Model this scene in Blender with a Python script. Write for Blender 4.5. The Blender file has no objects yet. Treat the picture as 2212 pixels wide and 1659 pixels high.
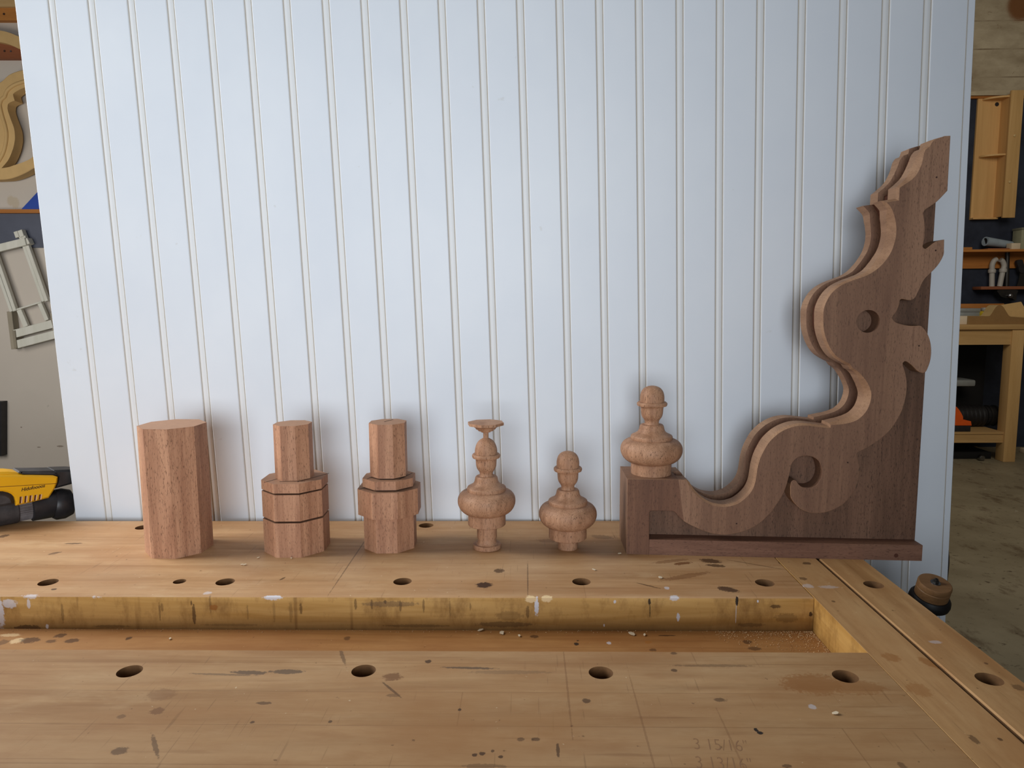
import bpy, bmesh, math, random
from mathutils import Vector, Matrix
from mathutils.geometry import tessellate_polygon
random.seed(7)
C = bpy.context.collection
SC = bpy.context.scene
# ------------------------------------------------------------------ camera
CAMZ = 1.163            # camera height above the floor
BZ = 0.860              # bench top height
HB = 0.30296            # camera above bench top
M3 = ((0.9997626856812085, 0.020724033557833175, -0.006714666975425292),
      (0.004277556039698311, 0.11547676314613237, 0.9933009713513921),
      (-0.021360590671240885, 0.9930939691723962, -0.11536071064183788))
FPX = 1535.0
CAMZ = BZ + HB
R_, U_, F_ = (Vector(r) for r in M3)
cam = bpy.data.cameras.new('camera'); camo = bpy.data.objects.new('camera', cam); C.objects.link(camo)
cam.sensor_width = 36.0; cam.sensor_fit = 'HORIZONTAL'; cam.lens = FPX / 2212 * 36.0
cam.clip_start = 0.02; cam.clip_end = 60
m = Matrix.Identity(4)
for i in range(3):
    m[i][0] = R_[i]; m[i][1] = U_[i]; m[i][2] = -F_[i]
m[2][3] = CAMZ
camo.matrix_world = m
SC.camera = camo
# ------------------------------------------------------------------ light
SC.view_settings.view_transform = 'Standard'; SC.view_settings.look = 'None'
SC.view_settings.gamma = 1.0; SC.view_settings.use_curve_mapping = False
SC.view_settings.exposure = 0.0
w = bpy.data.worlds.new('world'); SC.world = w; w.use_nodes = True
bg = w.node_tree.nodes['Background']; bg.inputs['Color'].default_value = (0.95, 0.97, 1.0, 1); bg.inputs['Strength'].default_value = 0.07

def area(name, loc, target, sx, sy, power, col, spread=180):
    l = bpy.data.lights.new(name, 'AREA'); l.shape = 'RECTANGLE'; l.size = sx; l.size_y = sy; l.energy = power; l.color = col; l.spread = math.radians(spread)
    o = bpy.data.objects.new(name, l); C.objects.link(o); o.location = loc
    o.rotation_euler = (Vector(target) - Vector(loc)).to_track_quat('-Z', 'Y').to_euler()
    return o
area('front_window', (-0.24, -0.95, BZ + 0.36), (-0.44, 0.95, BZ + 0.54), 1.05, 0.75, 7.7, (0.86, 0.93, 1.0), 88)
area('left_window', (-1.55, 0.97, BZ + 1.00), (-0.14, 0.93, BZ + 0.00), 0.9, 0.9, 8.2, (0.95, 0.98, 1.0), 78)
area('room_fill', (2.2, 2.3, 2.7), (3.2, 5.6, 1.6), 1.6, 1.2, 36, (1.0, 0.93, 0.82))  # added fill lamp, brightens the far wall and cabinet
area('partition_fill', (-1.9, 1.25, 1.25), (-1.4, 2.5, 1.1), 0.7, 0.7, 8.2, (1.0, 0.96, 0.90))  # added fill lamp, brightens the left partition and what hangs there

# ------------------------------------------------------------------ pixel -> place
def ray(px, py):
    return R_ * ((px - 1106) / FPX) + U_ * (-(py - 829.5) / FPX) + F_
CAMP = Vector((0, 0, CAMZ))
def onz(px, py, z):
    d = ray(px, py); return CAMP + d * ((z - CAMZ) / d.z)
def ony(px, py, y):
    d = ray(px, py); return CAMP + d * (y / d.y)

# ------------------------------------------------------------------ objects
def link(name, me, mat=None, parent=None, smooth=None):
    if mat is not None and len(me.materials) == 0:
        for q in (mat if isinstance(mat, (list, tuple)) else [mat]): me.materials.append(q)
    if smooth is not None:
        for p in me.polygons: p.use_smooth = True
        me.set_sharp_from_angle(angle=math.radians(smooth))
    o = bpy.data.objects.new(name, me); C.objects.link(o)
    if parent is not None:
        o.parent = parent
        o.matrix_parent_inverse = Matrix.Translation(-parent.location) if parent.type == 'EMPTY' else Matrix.Identity(4)
        if parent.type != 'EMPTY' or parent.get('local'): o.matrix_parent_inverse = Matrix.Identity(4)
    return o
def tag(o, label=None, cat=None, group=None, kind=None):
    if label: o['label'] = label
    if cat: o['category'] = cat
    if group: o['group'] = group
    if kind: o['kind'] = kind
    return o
def thing(name, label, cat, loc=(0, 0, 0), rz=0.0, group=None, local=False, rot=None):
    o = bpy.data.objects.new(name, None); C.objects.link(o); o.empty_display_size = 0.05
    o.location = loc; o.rotation_euler = rot if rot else (0, 0, rz)
    if local:
        o['local'] = 1
    return tag(o, label, cat, group)
def mesh(bm, name='mesh'):
    me = bpy.data.meshes.new(name); bmesh.ops.recalc_face_normals(bm, faces=bm.faces[:]); bm.to_mesh(me); bm.free(); return me
def box(bm, a, b, bev=0.0, mtx=None):
    vs = [bm.verts.new((x, y, z)) for x in (a[0], b[0]) for y in (a[1], b[1]) for z in (a[2], b[2])]
    fs = [(0, 1, 3, 2), (4, 6, 7, 5), (0, 4, 5, 1), (2, 3, 7, 6), (0, 2, 6, 4), (1, 5, 7, 3)]
    faces = [bm.faces.new([vs[i] for i in f]) for f in fs]
    geo = vs
    if bev > 0:
        es = list({e for f in faces for e in f.edges})
        r = bmesh.ops.bevel(bm, geom=es, offset=bev, segments=2, affect='EDGES', profile=0.5)
        geo = list({v for f in r['faces'] for v in f.verts} | {v for v in vs if v.is_valid})
        # collect every vertex of the bevelled box
        seen = set(geo); st = list(geo)
        while st:
            v = st.pop()
            for e in v.link_edges:
                q = e.other_vert(v)
                if q not in seen: seen.add(q); st.append(q)
        geo = list(seen)
    if mtx is not None: bmesh.ops.transform(bm, matrix=mtx, verts=geo)
    return geo
def boxo(name, a, b, mat, parent=None, bev=0.0, mtx=None):
    bm = bmesh.new(); box(bm, a, b, bev, mtx); return link(name, mesh(bm), mat, parent, 40 if bev else None)
def lathe(bm, prof, n=64, mtx=None, cap=True):
    rings = []; vs = []
    for r, z in prof:
        if r < 1e-6:
            v = bm.verts.new((0, 0, z)); rings.append([v]); vs.append(v)
        else:
            ring = [bm.verts.new((r * math.cos(2 * math.pi * i / n), r * math.sin(2 * math.pi * i / n), z)) for i in range(n)]
            rings.append(ring); vs += ring
    for a, b in zip(rings, rings[1:]):
        for i in range(n):
            j = (i + 1) % n
            if len(a) == 1 and len(b) == 1: continue
            if len(a) == 1: bm.faces.new((a[0], b[i], b[j]))
            elif len(b) == 1: bm.faces.new((a[i], a[j], b[0]))
            else: bm.faces.new((a[i], a[j], b[j], b[i]))
    if cap:
        if len(rings[0]) > 1: bm.faces.new(rings[0][::-1])
        if len(rings[-1]) > 1: bm.faces.new(rings[-1])
    if mtx is not None: bmesh.ops.transform(bm, matrix=mtx, verts=vs)
    return vs
def tube(bm, pts, rad, n=12, cap=True):
    pts = [Vector(p) for p in pts]; rings = []
    up = None
    for i, p in enumerate(pts):
        t = (pts[min(i + 1, len(pts) - 1)] - pts[max(i - 1, 0)]).normalized()
        if up is None:
            up = t.orthogonal().normalized()
        up = (up - t * up.dot(t)).normalized(); s = t.cross(up)
        r = rad[i] if isinstance(rad, (list, tuple)) else rad
        rings.append([bm.verts.new(p + (up * math.cos(2 * math.pi * k / n) + s * math.sin(2 * math.pi * k / n)) * r) for k in range(n)])
    for a, b in zip(rings, rings[1:]):
        for k in range(n): bm.faces.new((a[k], a[(k + 1) % n], b[(k + 1) % n], b[k]))
    if cap: bm.faces.new(rings[0][::-1]); bm.faces.new(rings[-1])
def spline(pts, n=5, closed=True):
    """Catmull-Rom through (x, y, corner, w); corners stay sharp"""
    out = []; N = len(pts)
    for i in range(N if closed else N - 1):
        p1 = pts[i]; p2 = pts[(i + 1) % N]
        p0 = pts[i - 1] if (not p1[2] and (closed or i > 0)) else p1
        p3 = pts[(i + 2) % N] if (not p2[2] and (closed or i + 2 < N)) else p2
        d = math.hypot(p2[0] - p1[0], p2[1] - p1[1])
        k = 1 if (p1[2] and p2[2]) else max(1, min(n, int(d / 1.6)))
        for s in range(k):
            t = s / k
            q = []
            for a in (0, 1):
                q.append(0.5 * (2 * p1[a] + (p2[a] - p0[a]) * t + (2 * p0[a] - 5 * p1[a] + 4 * p2[a] - p3[a]) * t * t + (3 * p1[a] - p0[a] - 3 * p2[a] + p3[a]) * t ** 3))
            q.append(p1[3] + (p2[3] - p1[3]) * t)
            out.append(tuple(q))
    if not closed: out.append((pts[-1][0], pts[-1][1], pts[-1][3]))
    return out
def area2(P): return 0.5 * sum(P[i][0] * P[(i + 1) % len(P)][1] - P[(i + 1) % len(P)][0] * P[i][1] for i in range(len(P)))
def offset_loop(P, wf):
    """push every point outward by its own width"""
    sgn = 1 if area2(P) > 0 else -1
    out = []; N = len(P)
    for i in range(N):
        a, b, c = P[i - 1], P[i], P[(i + 1) % N]
        def nrm(p, q):
            dx, dy = q[0] - p[0], q[1] - p[1]; l = math.hypot(dx, dy) or 1e-9
            return (dy / l * sgn, -dx / l * sgn)
        n1, n2 = nrm(a, b), nrm(b, c); mx, my = n1[0] + n2[0], n1[1] + n2[1]; l2 = mx * mx + my * my
        k = 2 / l2 if l2 > 0.5 else 1.5
        ww = wf(i, b); out.append((b[0] + mx * k * ww, b[1] + my * k * ww))
    return out
def plate(loops, to3, d0, d1, bevel=None):
    """a board cut to an outline. loops[0] outer, rest holes; d0 = face with the worked edge (bevel[i] per outer point), d1 = other face"""
    bm = bmesh.new()
    def face(ls, d, flip):
        vs = [[bm.verts.new(to3(p[0], p[1], d)) for p in l] for l in ls]
        flat = [v for l in vs for v in l]
        for t in tessellate_polygon([[Vector((p[0], p[1], 0)) for p in l] for l in ls]):
            f = [flat[i] for i in t]
            try: bm.faces.new(f[::-1] if flip else f)
            except ValueError: pass
        return vs
    O = loops[0]
    if bevel is None: P = [tuple(p[:2]) for p in O]
    else: P = offset_loop(O, lambda i, b: bevel[i])
    A = face(loops, d0, False); B = face([P] + [list(l) for l in loops[1:]], d1, True)
    s = 1 if d1 > d0 else -1
    def wall(a, b):
        for i in range(len(a)):
            j = (i + 1) % len(a); bm.faces.new((a[i], a[j], b[j], b[i]))
    if bevel is None: wall(A[0], B[0])
    else:
        mid = [bm.verts.new(to3(p[0], p[1], d0 + s * max(bevel[i], 1e-5))) for i, p in enumerate(P)]
        wall(A[0], mid); wall(mid, B[0])
    for a, b in zip(A[1:], B[1:]): wall(a, b)
    return mesh(bm)

# ------------------------------------------------------------------ materials
class NT:
    def __init__(s, name):
        s.mat = bpy.data.materials.new(name); s.mat.use_nodes = True; s.t = s.mat.node_tree
        s.b = s.t.nodes['Principled BSDF']
    def n(s, typ, **kw):
        x = s.t.nodes.new(typ)
        for k, v in kw.items(): setattr(x, k, v)
        return x
    def l(s, a, b): s.t.links.new(a, b)
    def put(s, sock, v):
        if isinstance(v, bpy.types.NodeSocket): s.l(v, sock)
        elif v is not None: sock.default_value = v
    def math(s, op, a, b=None, c=None, clamp=False):
        x = s.n('ShaderNodeMath', operation=op); x.use_clamp = clamp
        s.put(x.inputs[0], a)
        if b is not None: s.put(x.inputs[1], b)
        if c is not None: s.put(x.inputs[2], c)
        return x.outputs[0]
    def vmath(s, op, a, b=None):
        x = s.n('ShaderNodeVectorMath', operation=op); s.put(x.inputs[0], a)
        if b is not None: s.put(x.inputs[1], b)
        return x.outputs[0] if op not in ('LENGTH', 'DOT_PRODUCT') else x.outputs['Value']
    def mapr(s, v, a, b, c=0.0, d=1.0, smooth=False):
        x = s.n('ShaderNodeMapRange'); x.clamp = True
        if smooth: x.interpolation_type = 'SMOOTHSTEP'
        s.put(x.inputs[0], v)
        for i, q in zip((1, 2, 3, 4), (a, b, c, d)): s.put(x.inputs[i], q)
        return x.outputs[0]
    def mix(s, f, a, b, blend='MIX'):
        x = s.n('ShaderNodeMix', data_type='RGBA', blend_type=blend); x.clamp_factor = True
        s.put(x.inputs[0], f)
        for i, q in ((6, a), (7, b)):
            if isinstance(q, tuple) and len(q) == 3: q = q + (1,)
            s.put(x.inputs[i], q)
        return x.outputs[2]
    def noise(s, vec, scale=5.0, detail=3.0, rough=0.5, dist=0.0, col=False):
        x = s.n('ShaderNodeTexNoise'); s.put(x.inputs['Vector'], vec)
        x.inputs['Scale'].default_value = scale; x.inputs['Detail'].default_value = detail
        x.inputs['Roughness'].default_value = rough; x.inputs['Distortion'].default_value = dist
        return x.outputs['Color' if col else 'Fac']
    def coord(s, world=False):
        if world: return s.n('ShaderNodeNewGeometry').outputs['Position']
        return s.n('ShaderNodeTexCoord').outputs['Object']
    def mapping(s, v, scale=(1, 1, 1), loc=(0, 0, 0), rot=(0, 0, 0)):
        x = s.n('ShaderNodeMapping'); s.put(x.inputs[0], v)
        x.inputs['Location'].default_value = loc; x.inputs['Rotation'].default_value = rot; x.inputs['Scale'].default_value = scale
        return x.outputs[0]
    def sep(s, v):
        x = s.n('ShaderNodeSeparateXYZ'); s.put(x.inputs[0], v); return x.outputs
    def bump(s, h, strength=0.2, dist=0.001):
        x = s.n('ShaderNodeBump'); x.inputs['Strength'].default_value = strength; x.inputs['Distance'].default_value = dist
        s.put(x.inputs['Height'], h); s.l(x.outputs[0], s.b.inputs['Normal'])
    def fin(s, col=None, rough=0.5, metal=0.0, spec=0.5):
        if col is not None: s.put(s.b.inputs['Base Color'], col + (1,) if isinstance(col, tuple) and len(col) == 3 else col)
        s.put(s.b.inputs['Roughness'], rough); s.put(s.b.inputs['Metallic'], metal)
        s.b.inputs['Specular IOR Level'].default_value = spec
        return s.mat
def sr(r, g, b):
    f = lambda c: ((c / 255 + 0.055) / 1.055) ** 2.4 if c > 10 else c / 255 / 12.92
    return (f(r), f(g), f(b))
def plain(name, col, rough=0.5, metal=0.0, var=0.12, sc=14.0, spec=0.4):
    t = NT(name); n = t.noise(t.coord(), sc, 5, 0.6)
    c = t.mix(t.mapr(n, 0.3, 0.7), tuple(x * (1 - var) for x in col), tuple(min(1, x * (1 + var)) for x in col))
    return t.fin(c, rough, metal, spec)
AX = {'X': (0.07, 1, 1), 'Y': (1, 0.07, 1), 'Z': (1, 1, 0.07)}
def wood(name, dark, midc, light, axis='Z', sc=55.0, pores=0.5, rough=0.62, rings=0.5, spec=0.3):
    """straight-grained timber with short dark pores along the grain"""
    t = NT(name); c = t.coord()
    g = t.mapping(c, AX[axis])
    n1 = t.noise(g, sc, 5, 0.62, 0.6)
    big = t.noise(t.mapping(c, AX[axis], (3.1, 1.7, 0.4)), sc * 0.22, 2, 0.5, 0.4)
    col = t.mix(t.mapr(n1, 0.32, 0.68), dark, midc)
    col = t.mix(t.math('MULTIPLY', t.mapr(big, 0.42, 0.66, smooth=True), rings), col, light)
    fine = t.noise(t.mapping(c, tuple(0.6 * v if v < 0.5 else v for v in AX[axis])), sc * 9, 3, 0.6)
    col = t.mix(t.mapr(fine, 0.5, 0.72, 0, 0.55), col, dark)
    k = tuple(3 * v if v < 0.5 else v for v in AX[axis])
    p = t.noise(t.mapping(c, k), 1150, 2, 0.5)
    pm = t.math('MULTIPLY', t.mapr(p, 0.57, 0.70), pores)
    col = t.mix(pm, col, tuple(x * 0.42 for x in dark))
    t.bump(t.math('SUBTRACT', n1, t.math('MULTIPLY', pm, 0.8)), 0.18, 0.0006)
    return t.fin(col, rough, 0, spec)
def spot_group():
    g = bpy.data.node_groups.new('spot', 'ShaderNodeTree')
    for nm, ty, io in (('P', 'NodeSocketVector', 'INPUT'), ('Noise', 'NodeSocketFloat', 'INPUT'), ('C', 'NodeSocketVector', 'INPUT'), ('S', 'NodeSocketVector', 'INPUT'), ('A', 'NodeSocketFloat', 'INPUT'), ('Mask', 'NodeSocketFloat', 'OUTPUT')):
        g.interface.new_socket(nm, in_out=io, socket_type=ty)
    i = g.nodes.new('NodeGroupInput'); o = g.nodes.new('NodeGroupOutput')
    sub = g.nodes.new('ShaderNodeVectorMath'); sub.operation = 'SUBTRACT'
    rot = g.nodes.new('ShaderNodeVectorRotate'); rot.rotation_type = 'Z_AXIS'
    mul = g.nodes.new('ShaderNodeVectorMath'); mul.operation = 'MULTIPLY'
    ln = g.nodes.new('ShaderNodeVectorMath'); ln.operation = 'LENGTH'
    add = g.nodes.new('ShaderNodeMath'); add.operation = 'ADD'
    mr = g.nodes.new('ShaderNodeMapRange'); mr.interpolation_type = 'SMOOTHSTEP'
    for k, v in zip((1, 2, 3, 4), (1.15, 0.8, 0.0, 1.0)): mr.inputs[k].default_value = v
    L = g.links.new
    L(i.outputs['P'], sub.inputs[0]); L(i.outputs['C'], sub.inputs[1]); L(sub.outputs[0], rot.inputs['Vector']); L(i.outputs['A'], rot.inputs['Angle'])
    L(rot.outputs[0], mul.inputs[0]); L(i.outputs['S'], mul.inputs[1]); L(mul.outputs[0], ln.inputs[0])
    L(ln.outputs['Value'], add.inputs[0]); L(i.outputs['Noise'], add.inputs[1]); L(add.outputs[0], mr.inputs[0]); L(mr.outputs[0], o.inputs['Mask'])
    return g
SPOT = spot_group()
SPCOL = {'d': sr(56, 30, 14), 'k': sr(24, 20, 20), 'w': sr(214, 214, 222), 'o': sr(150, 92, 36), 'g': sr(98, 78, 60), 'b': sr(120, 78, 44), 'l': sr(226, 196, 150)}
def add_spots(t, col, P, spots):
    """spots: (centre, (rx, ry, rz), angle, colour key, strength)"""
    if not spots: return col
    nz = t.math('MULTIPLY', t.math('SUBTRACT', t.noise(P, 320, 4, 0.7), 0.5), 1.6)
    byc = {}
    for c, r, a, k, s in spots:
        x = t.n('ShaderNodeGroup'); x.node_tree = SPOT
        t.l(P, x.inputs['P']); t.l(nz, x.inputs['Noise'])
        x.inputs['C'].default_value = c; x.inputs['S'].default_value = tuple(1 / q for q in r); x.inputs['A'].default_value = a
        v = t.math('MULTIPLY', x.outputs[0], s)
        byc[k] = v if k not in byc else t.math('MAXIMUM', byc[k], v)
    for k, v in byc.items(): col = t.mix(v, col, SPCOL[k])
    return col
def top_spots(L):
    """(px, py, half width px, half height px, colour, strength[, slant])"""
    out = []
    for q in L:
        px, py, rx, ry, k, s = q[:6]
        c = onz(px, py, BZ); e = onz(px + rx, py, BZ) - c; f = onz(px, py - ry, BZ) - c
        out.append(((c.x, c.y, BZ), (max(e.length, .0008), max(f.length, .0008), .004), q[6] if len(q) > 6 else 0.0, k, s))
    return out
def face_spots(L, y):
    out = []
    for px, py, rx, ry, k, s in L:
        c = ony(px, py, y); e = (ony(px + rx, py, y) - c).length; f = (ony(px, py - ry, y) - c).length
        out.append(((c.x, c.y, c.z), (e, .004, f), 0.0, k, s))
    return out
def bench_wood(name, axis='X', spots=(), tone=1.0, ochre=0.0, strips=True, grime=0.0, zlo=0.0, tint=None):
    t = NT(name); P = t.coord(True); s = t.sep(P)
    along, across = (s[0], s[1]) if axis == 'X' else (s[1], s[0])
    cd = sr(160, 120, 80); cm = sr(188, 148, 105); cl = sr(202, 165, 124)
    g = t.mapping(P, (0.06, 1, 1) if axis == 'X' else (1, 0.06, 1))
    n1 = t.noise(g, 70, 5, 0.6, 0.8); n2 = t.noise(g, 14, 3, 0.5, 0.5); n3 = t.noise(P, 7, 4, 0.6)
    col = t.mix(t.mapr(n1, 0.35, 0.65), cd, cm)
    col = t.mix(t.math('MULTIPLY', t.mapr(n2, 0.4, 0.65), 0.6), col, cl)
    if strips:
        k = t.math('FLOOR', t.math('MULTIPLY', t.math('ADD', across, 0.0115), 1 / 0.0445))
        joint = t.math('FLOOR', t.math('ADD', t.math('MULTIPLY', along, 1.35), t.math('MULTIPLY', k, 0.37)))
        wn = t.n('ShaderNodeTexWhiteNoise', noise_dimensions='2D'); cmb = t.n('ShaderNodeCombineXYZ')
        t.put(cmb.inputs[0], k); t.put(cmb.inputs[1], joint); t.l(cmb.outputs[0], wn.inputs['Vector'])
        col = t.mix(t.mapr(wn.outputs['Value'], 0, 1, 0.0, 0.28), col, sr(158, 112, 66))
        fr = t.math('FRACT', t.math('MULTIPLY', t.math('ADD', across, 0.0115), 1 / 0.0445))
        seam = t.math('MULTIPLY', t.math('SUBTRACT', 1.0, t.mapr(t.math('ABSOLUTE', t.math('SUBTRACT', fr, 0.0)), 0.0, 0.022)), 0.55)
        fa = t.math('FRACT', t.math('ADD', t.math('MULTIPLY', along, 1.35), t.math('MULTIPLY', k, 0.37)))
        seam = t.math('MAXIMUM', seam, t.math('MULTIPLY', t.math('SUBTRACT', 1.0, t.mapr(fa, 0.0, 0.0016)), 0.5))
        col = t.mix(seam, col, sr(110, 72, 40))
    blot = t.noise(t.mapping(P, (0.35, 1, 1) if axis == 'X' else (1, 0.35, 1)), 26, 5, 0.68)
    col = t.mix(t.mapr(blot, 0.42, 0.7, 0, 0.5, True), col, sr(160, 112, 68))
    col = t.mix(t.mapr(blot, 0.46, 0.28, 0, 0.3, True), col, sr(210, 178, 138))
    # bleached and darkened patches, grain streaks, scratches and dents
    col = t.mix(t.mapr(n3, 0.45, 0.75, 0, 0.4, True), col, sr(170, 122, 76))
    streak = t.noise(t.mapping(P, (0.05, 1, 1) if axis == 'X' else (1, 0.05, 1), (2.2, 5.1, 0)), 120, 3, 0.6)
    col = t.mix(t.mapr(streak, 0.62, 0.75, 0, 0.45), col, sr(128, 84, 46))
    for rot, lo, off in ((0.9, 0.70, 1.0), (-0.5, 0.715, 4.0), (0.15, 0.69, 7.0)):
        sc = t.noise(t.mapping(P, (5.0, 0.22, 1), (off, off, 0), (0, 0, rot)), 95, 1, 0.4)
        gate = t.mapr(t.noise(t.mapping(P, (1, 1, 1), (off, 2 * off, 0)), 11, 2), 0.5, 0.6)
        col = t.mix(t.math('MULTIPLY', t.math('MULTIPLY', t.mapr(sc, lo + 0.01, lo + 0.07), gate), 0.28), col, sr(96, 64, 38))
    dn = t.noise(P, 170, 2, 0.5)
    col = t.mix(t.mapr(dn, 0.73, 0.78, 0, 0.6), col, sr(92, 62, 38))
    col = t.mix(t.mapr(t.noise(t.mapping(P, (1, 1, 1), (9, 3, 1)), 230, 2, 0.5), 0.755, 0.785, 0, 0.6), col, sr(226, 206, 176))
    if ochre > 0:
        # varnished sides: the upright faces have kept an ochre finish and carry grime and old drips
        nz = t.sep(t.n('ShaderNodeNewGeometry').outputs['True Normal'])[2]
        side = t.math('MULTIPLY', t.mapr(t.math('ABSOLUTE', nz), 0.5, 0.3), ochre)
        oc = t.mix(t.mapr(n1, 0.35, 0.65), sr(182, 138, 74), sr(208, 166, 102))
        gr = t.noise(t.mapping(P, (1, 1, 0.5)), 42, 6, 0.7)
        oc = t.mix(t.mapr(gr, 0.48, 0.72, 0, 0.65), oc, sr(112, 72, 30))
        drip = t.noise(t.mapping(P, (1, 1, 0.05)), 75, 2, 0.5)
        oc = t.mix(t.math('MULTIPLY', t.mapr(drip, 0.66, 0.73), 0.5), oc, sr(104, 66, 28))
        low = t.mapr(t.math('ADD', s[2], t.math('MULTIPLY', gr, 0.012)), zlo + 0.020, zlo + 0.004)
        oc = t.mix(t.math('MULTIPLY', low, grime), oc, sr(78, 48, 24))
        col = t.mix(side, col, oc)
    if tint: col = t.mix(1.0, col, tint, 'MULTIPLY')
    col = add_spots(t, col, P, spots)
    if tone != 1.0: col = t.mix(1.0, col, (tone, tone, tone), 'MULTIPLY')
    t.bump(t.math('ADD', n1, t.math('MULTIPLY', dn, -0.6)), 0.12, 0.0006)
    return t.fin(col, t.mapr(n3, 0.3, 0.7, 0.5, 0.68), 0, 0.3)

# ------------------------------------------------------------------ mahogany and friends
M = {}
M['mahogany'] = wood('mahogany', sr(150, 104, 78), sr(194, 146, 114), sr(208, 164, 130), 'Z', 75, 0.75)
M['mahogany_flat'] = wood('mahogany_flat_grain', sr(104, 70, 54), sr(134, 96, 76), sr(146, 108, 84), 'X', 60, 0.6)
M['mahogany_block'] = wood('dark_mahogany', sr(98, 66, 50), sr(126, 88, 66), sr(138, 100, 76), 'Z', 65, 0.6)
M['mahogany_shaded'] = wood('shaded_mahogany', sr(88, 62, 46), sr(124, 90, 70), sr(140, 104, 82), 'Z', 60, 0.8)  # centre board brown, darkened to paint in the shade behind the scroll
M['mahogany_turned'] = wood('turned_mahogany', sr(146, 104, 76), sr(184, 140, 109), sr(198, 156, 124), 'Z', 95, 0.9, 0.6)
M['mahogany_red'] = wood('red_mahogany', sr(74, 40, 27), sr(96, 56, 40), sr(104, 64, 46), 'X', 45, 0.4)  # redder edge wood, with the shade between the scroll layers painted in
M['scroll_edge'] = wood('lit_cut_edge', sr(136, 100, 74), sr(166, 127, 97), sr(180, 142, 110), 'Y', 60, 0.4)  # sanded edges made paler still, light from the left put into the colour
M['mahogany_scroll'] = wood('scroll_mahogany', sr(112, 80, 62), sr(142, 106, 82), sr(160, 122, 96), 'Z', 42, 0.6, rings=0.7)
M['kerf'] = plain('kerf_dark', sr(58, 36, 26), 0.8)
M['end_grain'] = plain('mahogany_end_grain', sr(158, 118, 90), 0.75, var=0.08, sc=160)
M['pine'] = wood('pale_pine', sr(186, 146, 90), sr(206, 166, 108), sr(216, 178, 124), 'Z', 22, 0.12)
M['pine_x'] = wood('pale_pine_rail', sr(178, 140, 88), sr(198, 160, 106), sr(208, 172, 122), 'X', 22, 0.12)
M['plywood'] = wood('birch_ply', sr(200, 156, 98), sr(216, 172, 112), sr(224, 182, 122), 'Z', 16, 0.05)
M['orange_pine'] = wood('orange_pine', sr(158, 98, 42), sr(184, 120, 58), sr(200, 138, 72), 'X', 24, 0.25)
M['brown_board'] = wood('red_brown_board', sr(124, 72, 44), sr(140, 84, 54), sr(150, 92, 60), 'X', 24, 0.1)
M['mdf'] = plain('mdf', sr(204, 168, 112), 0.7, var=0.05, sc=30)
M['mdf_shaded'] = plain('shaded_mdf', sr(140, 106, 62), 0.7, var=0.06, sc=30)  # fibreboard with the shade on its front face put into the colour
M['hole_wood'] = plain('dark_bore_wood', sr(112, 78, 46), 0.85, var=0.25, sc=120)
M['mdf_edge'] = plain('mdf_pale_edge', sr(206, 176, 122), 0.7, var=0.06, sc=30)
M['black_plastic'] = plain('black_plastic', sr(40, 38, 40), 0.42, var=0.25, sc=60)
M['dusty_black'] = plain('dusty_black', sr(58, 54, 54), 0.6, var=0.35, sc=90)
M['machine_black'] = plain('machine_black', sr(30, 28, 28), 0.5, var=0.3, sc=40)
M['yellow_plastic'] = plain('yellow_plastic', sr(226, 166, 16), 0.38, var=0.05)
M['slot_dark'] = plain('slot_dark', sr(84, 36, 10), 0.6)
M['steel'] = plain('steel', sr(150, 150, 152), 0.3, 1.0)
M['dark_steel'] = plain('dark_steel', sr(70, 68, 66), 0.4, 0.8)
M['white_plastic'] = plain('white_plastic', sr(176, 172, 164), 0.5, var=0.04)
M['grey_green_wood'] = wood('grey_painted_wood', sr(202, 200, 186), sr(216, 213, 202), sr(224, 222, 212), 'Z', 30, 0.1)
M['grey_metal'] = plain('grey_metal', sr(150, 154, 152), 0.45, 0.3)
M['pale_block'] = wood('pale_wood_block', sr(206, 186, 156), sr(220, 202, 174), sr(228, 212, 188), 'X', 26, 0.1)
M['blue_plastic'] = plain('blue_plastic', sr(34, 70, 160), 0.4, var=0.1)
M['orange_plastic'] = plain('orange_plastic', sr(226, 92, 28), 0.45)
M['roll_blue'] = plain('grey_blue_paper', sr(150, 162, 170), 0.6)
M['yellow_tape'] = plain('yellow_tape', sr(222, 190, 40), 0.5)
M['knob_wood'] = wood('knob_wood', sr(104, 72, 44), sr(134, 98, 64), sr(146, 110, 74), 'X', 40, 0.2, 0.45)
M['pencil'] = plain('pencil_mark', sr(140, 104, 72), 0.8)
M['print_black'] = plain('printed_lettering', sr(66, 44, 10), 0.6)
M['shade_black'] = plain('shade_black', sr(18, 16, 16), 0.9)  # near-black standing for the dark in hollows and under the workbench
M['dust'] = plain('sawdust', sr(206, 170, 126), 0.9, var=0.2, sc=200)
M['paint_white'] = None

# ------------------------------------------------------------------ setting
def wall_white(name, col, patch=()):
    t = NT(name); P = t.coord(True)
    n = t.noise(P, 2.2, 5, 0.6); c = t.mix(t.mapr(n, 0.3, 0.7), tuple(x * 0.9 for x in col), col)
    c = t.mix(t.mapr(t.noise(P, 22, 3, 0.6), 0.7, 0.76, 0, 0.5), c, tuple(x * 0.55 for x in col))
    c = add_spots(t, c, P, patch)
    return t.fin(c, 0.7, 0, 0.3)
YL = 2.55          # partition on the left
YR = 5.60          # far wall on the right
def face_patch(px, py, rx, ry, y, k, s):
    return face_spots([(px, py, rx, ry, k, s)], y)
SPCOL['n'] = sr(186, 172, 150)
pl = []
for px, py, rx, ry in ((24, 434, 9, 11), (33, 438, 9, 12)):
    c = ony(px, py, YL); pl.append(((c.x, c.y, c.z), (rx * YL / FPX, 1, ry * YL / FPX), 0, 'n', 0.9))
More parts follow.
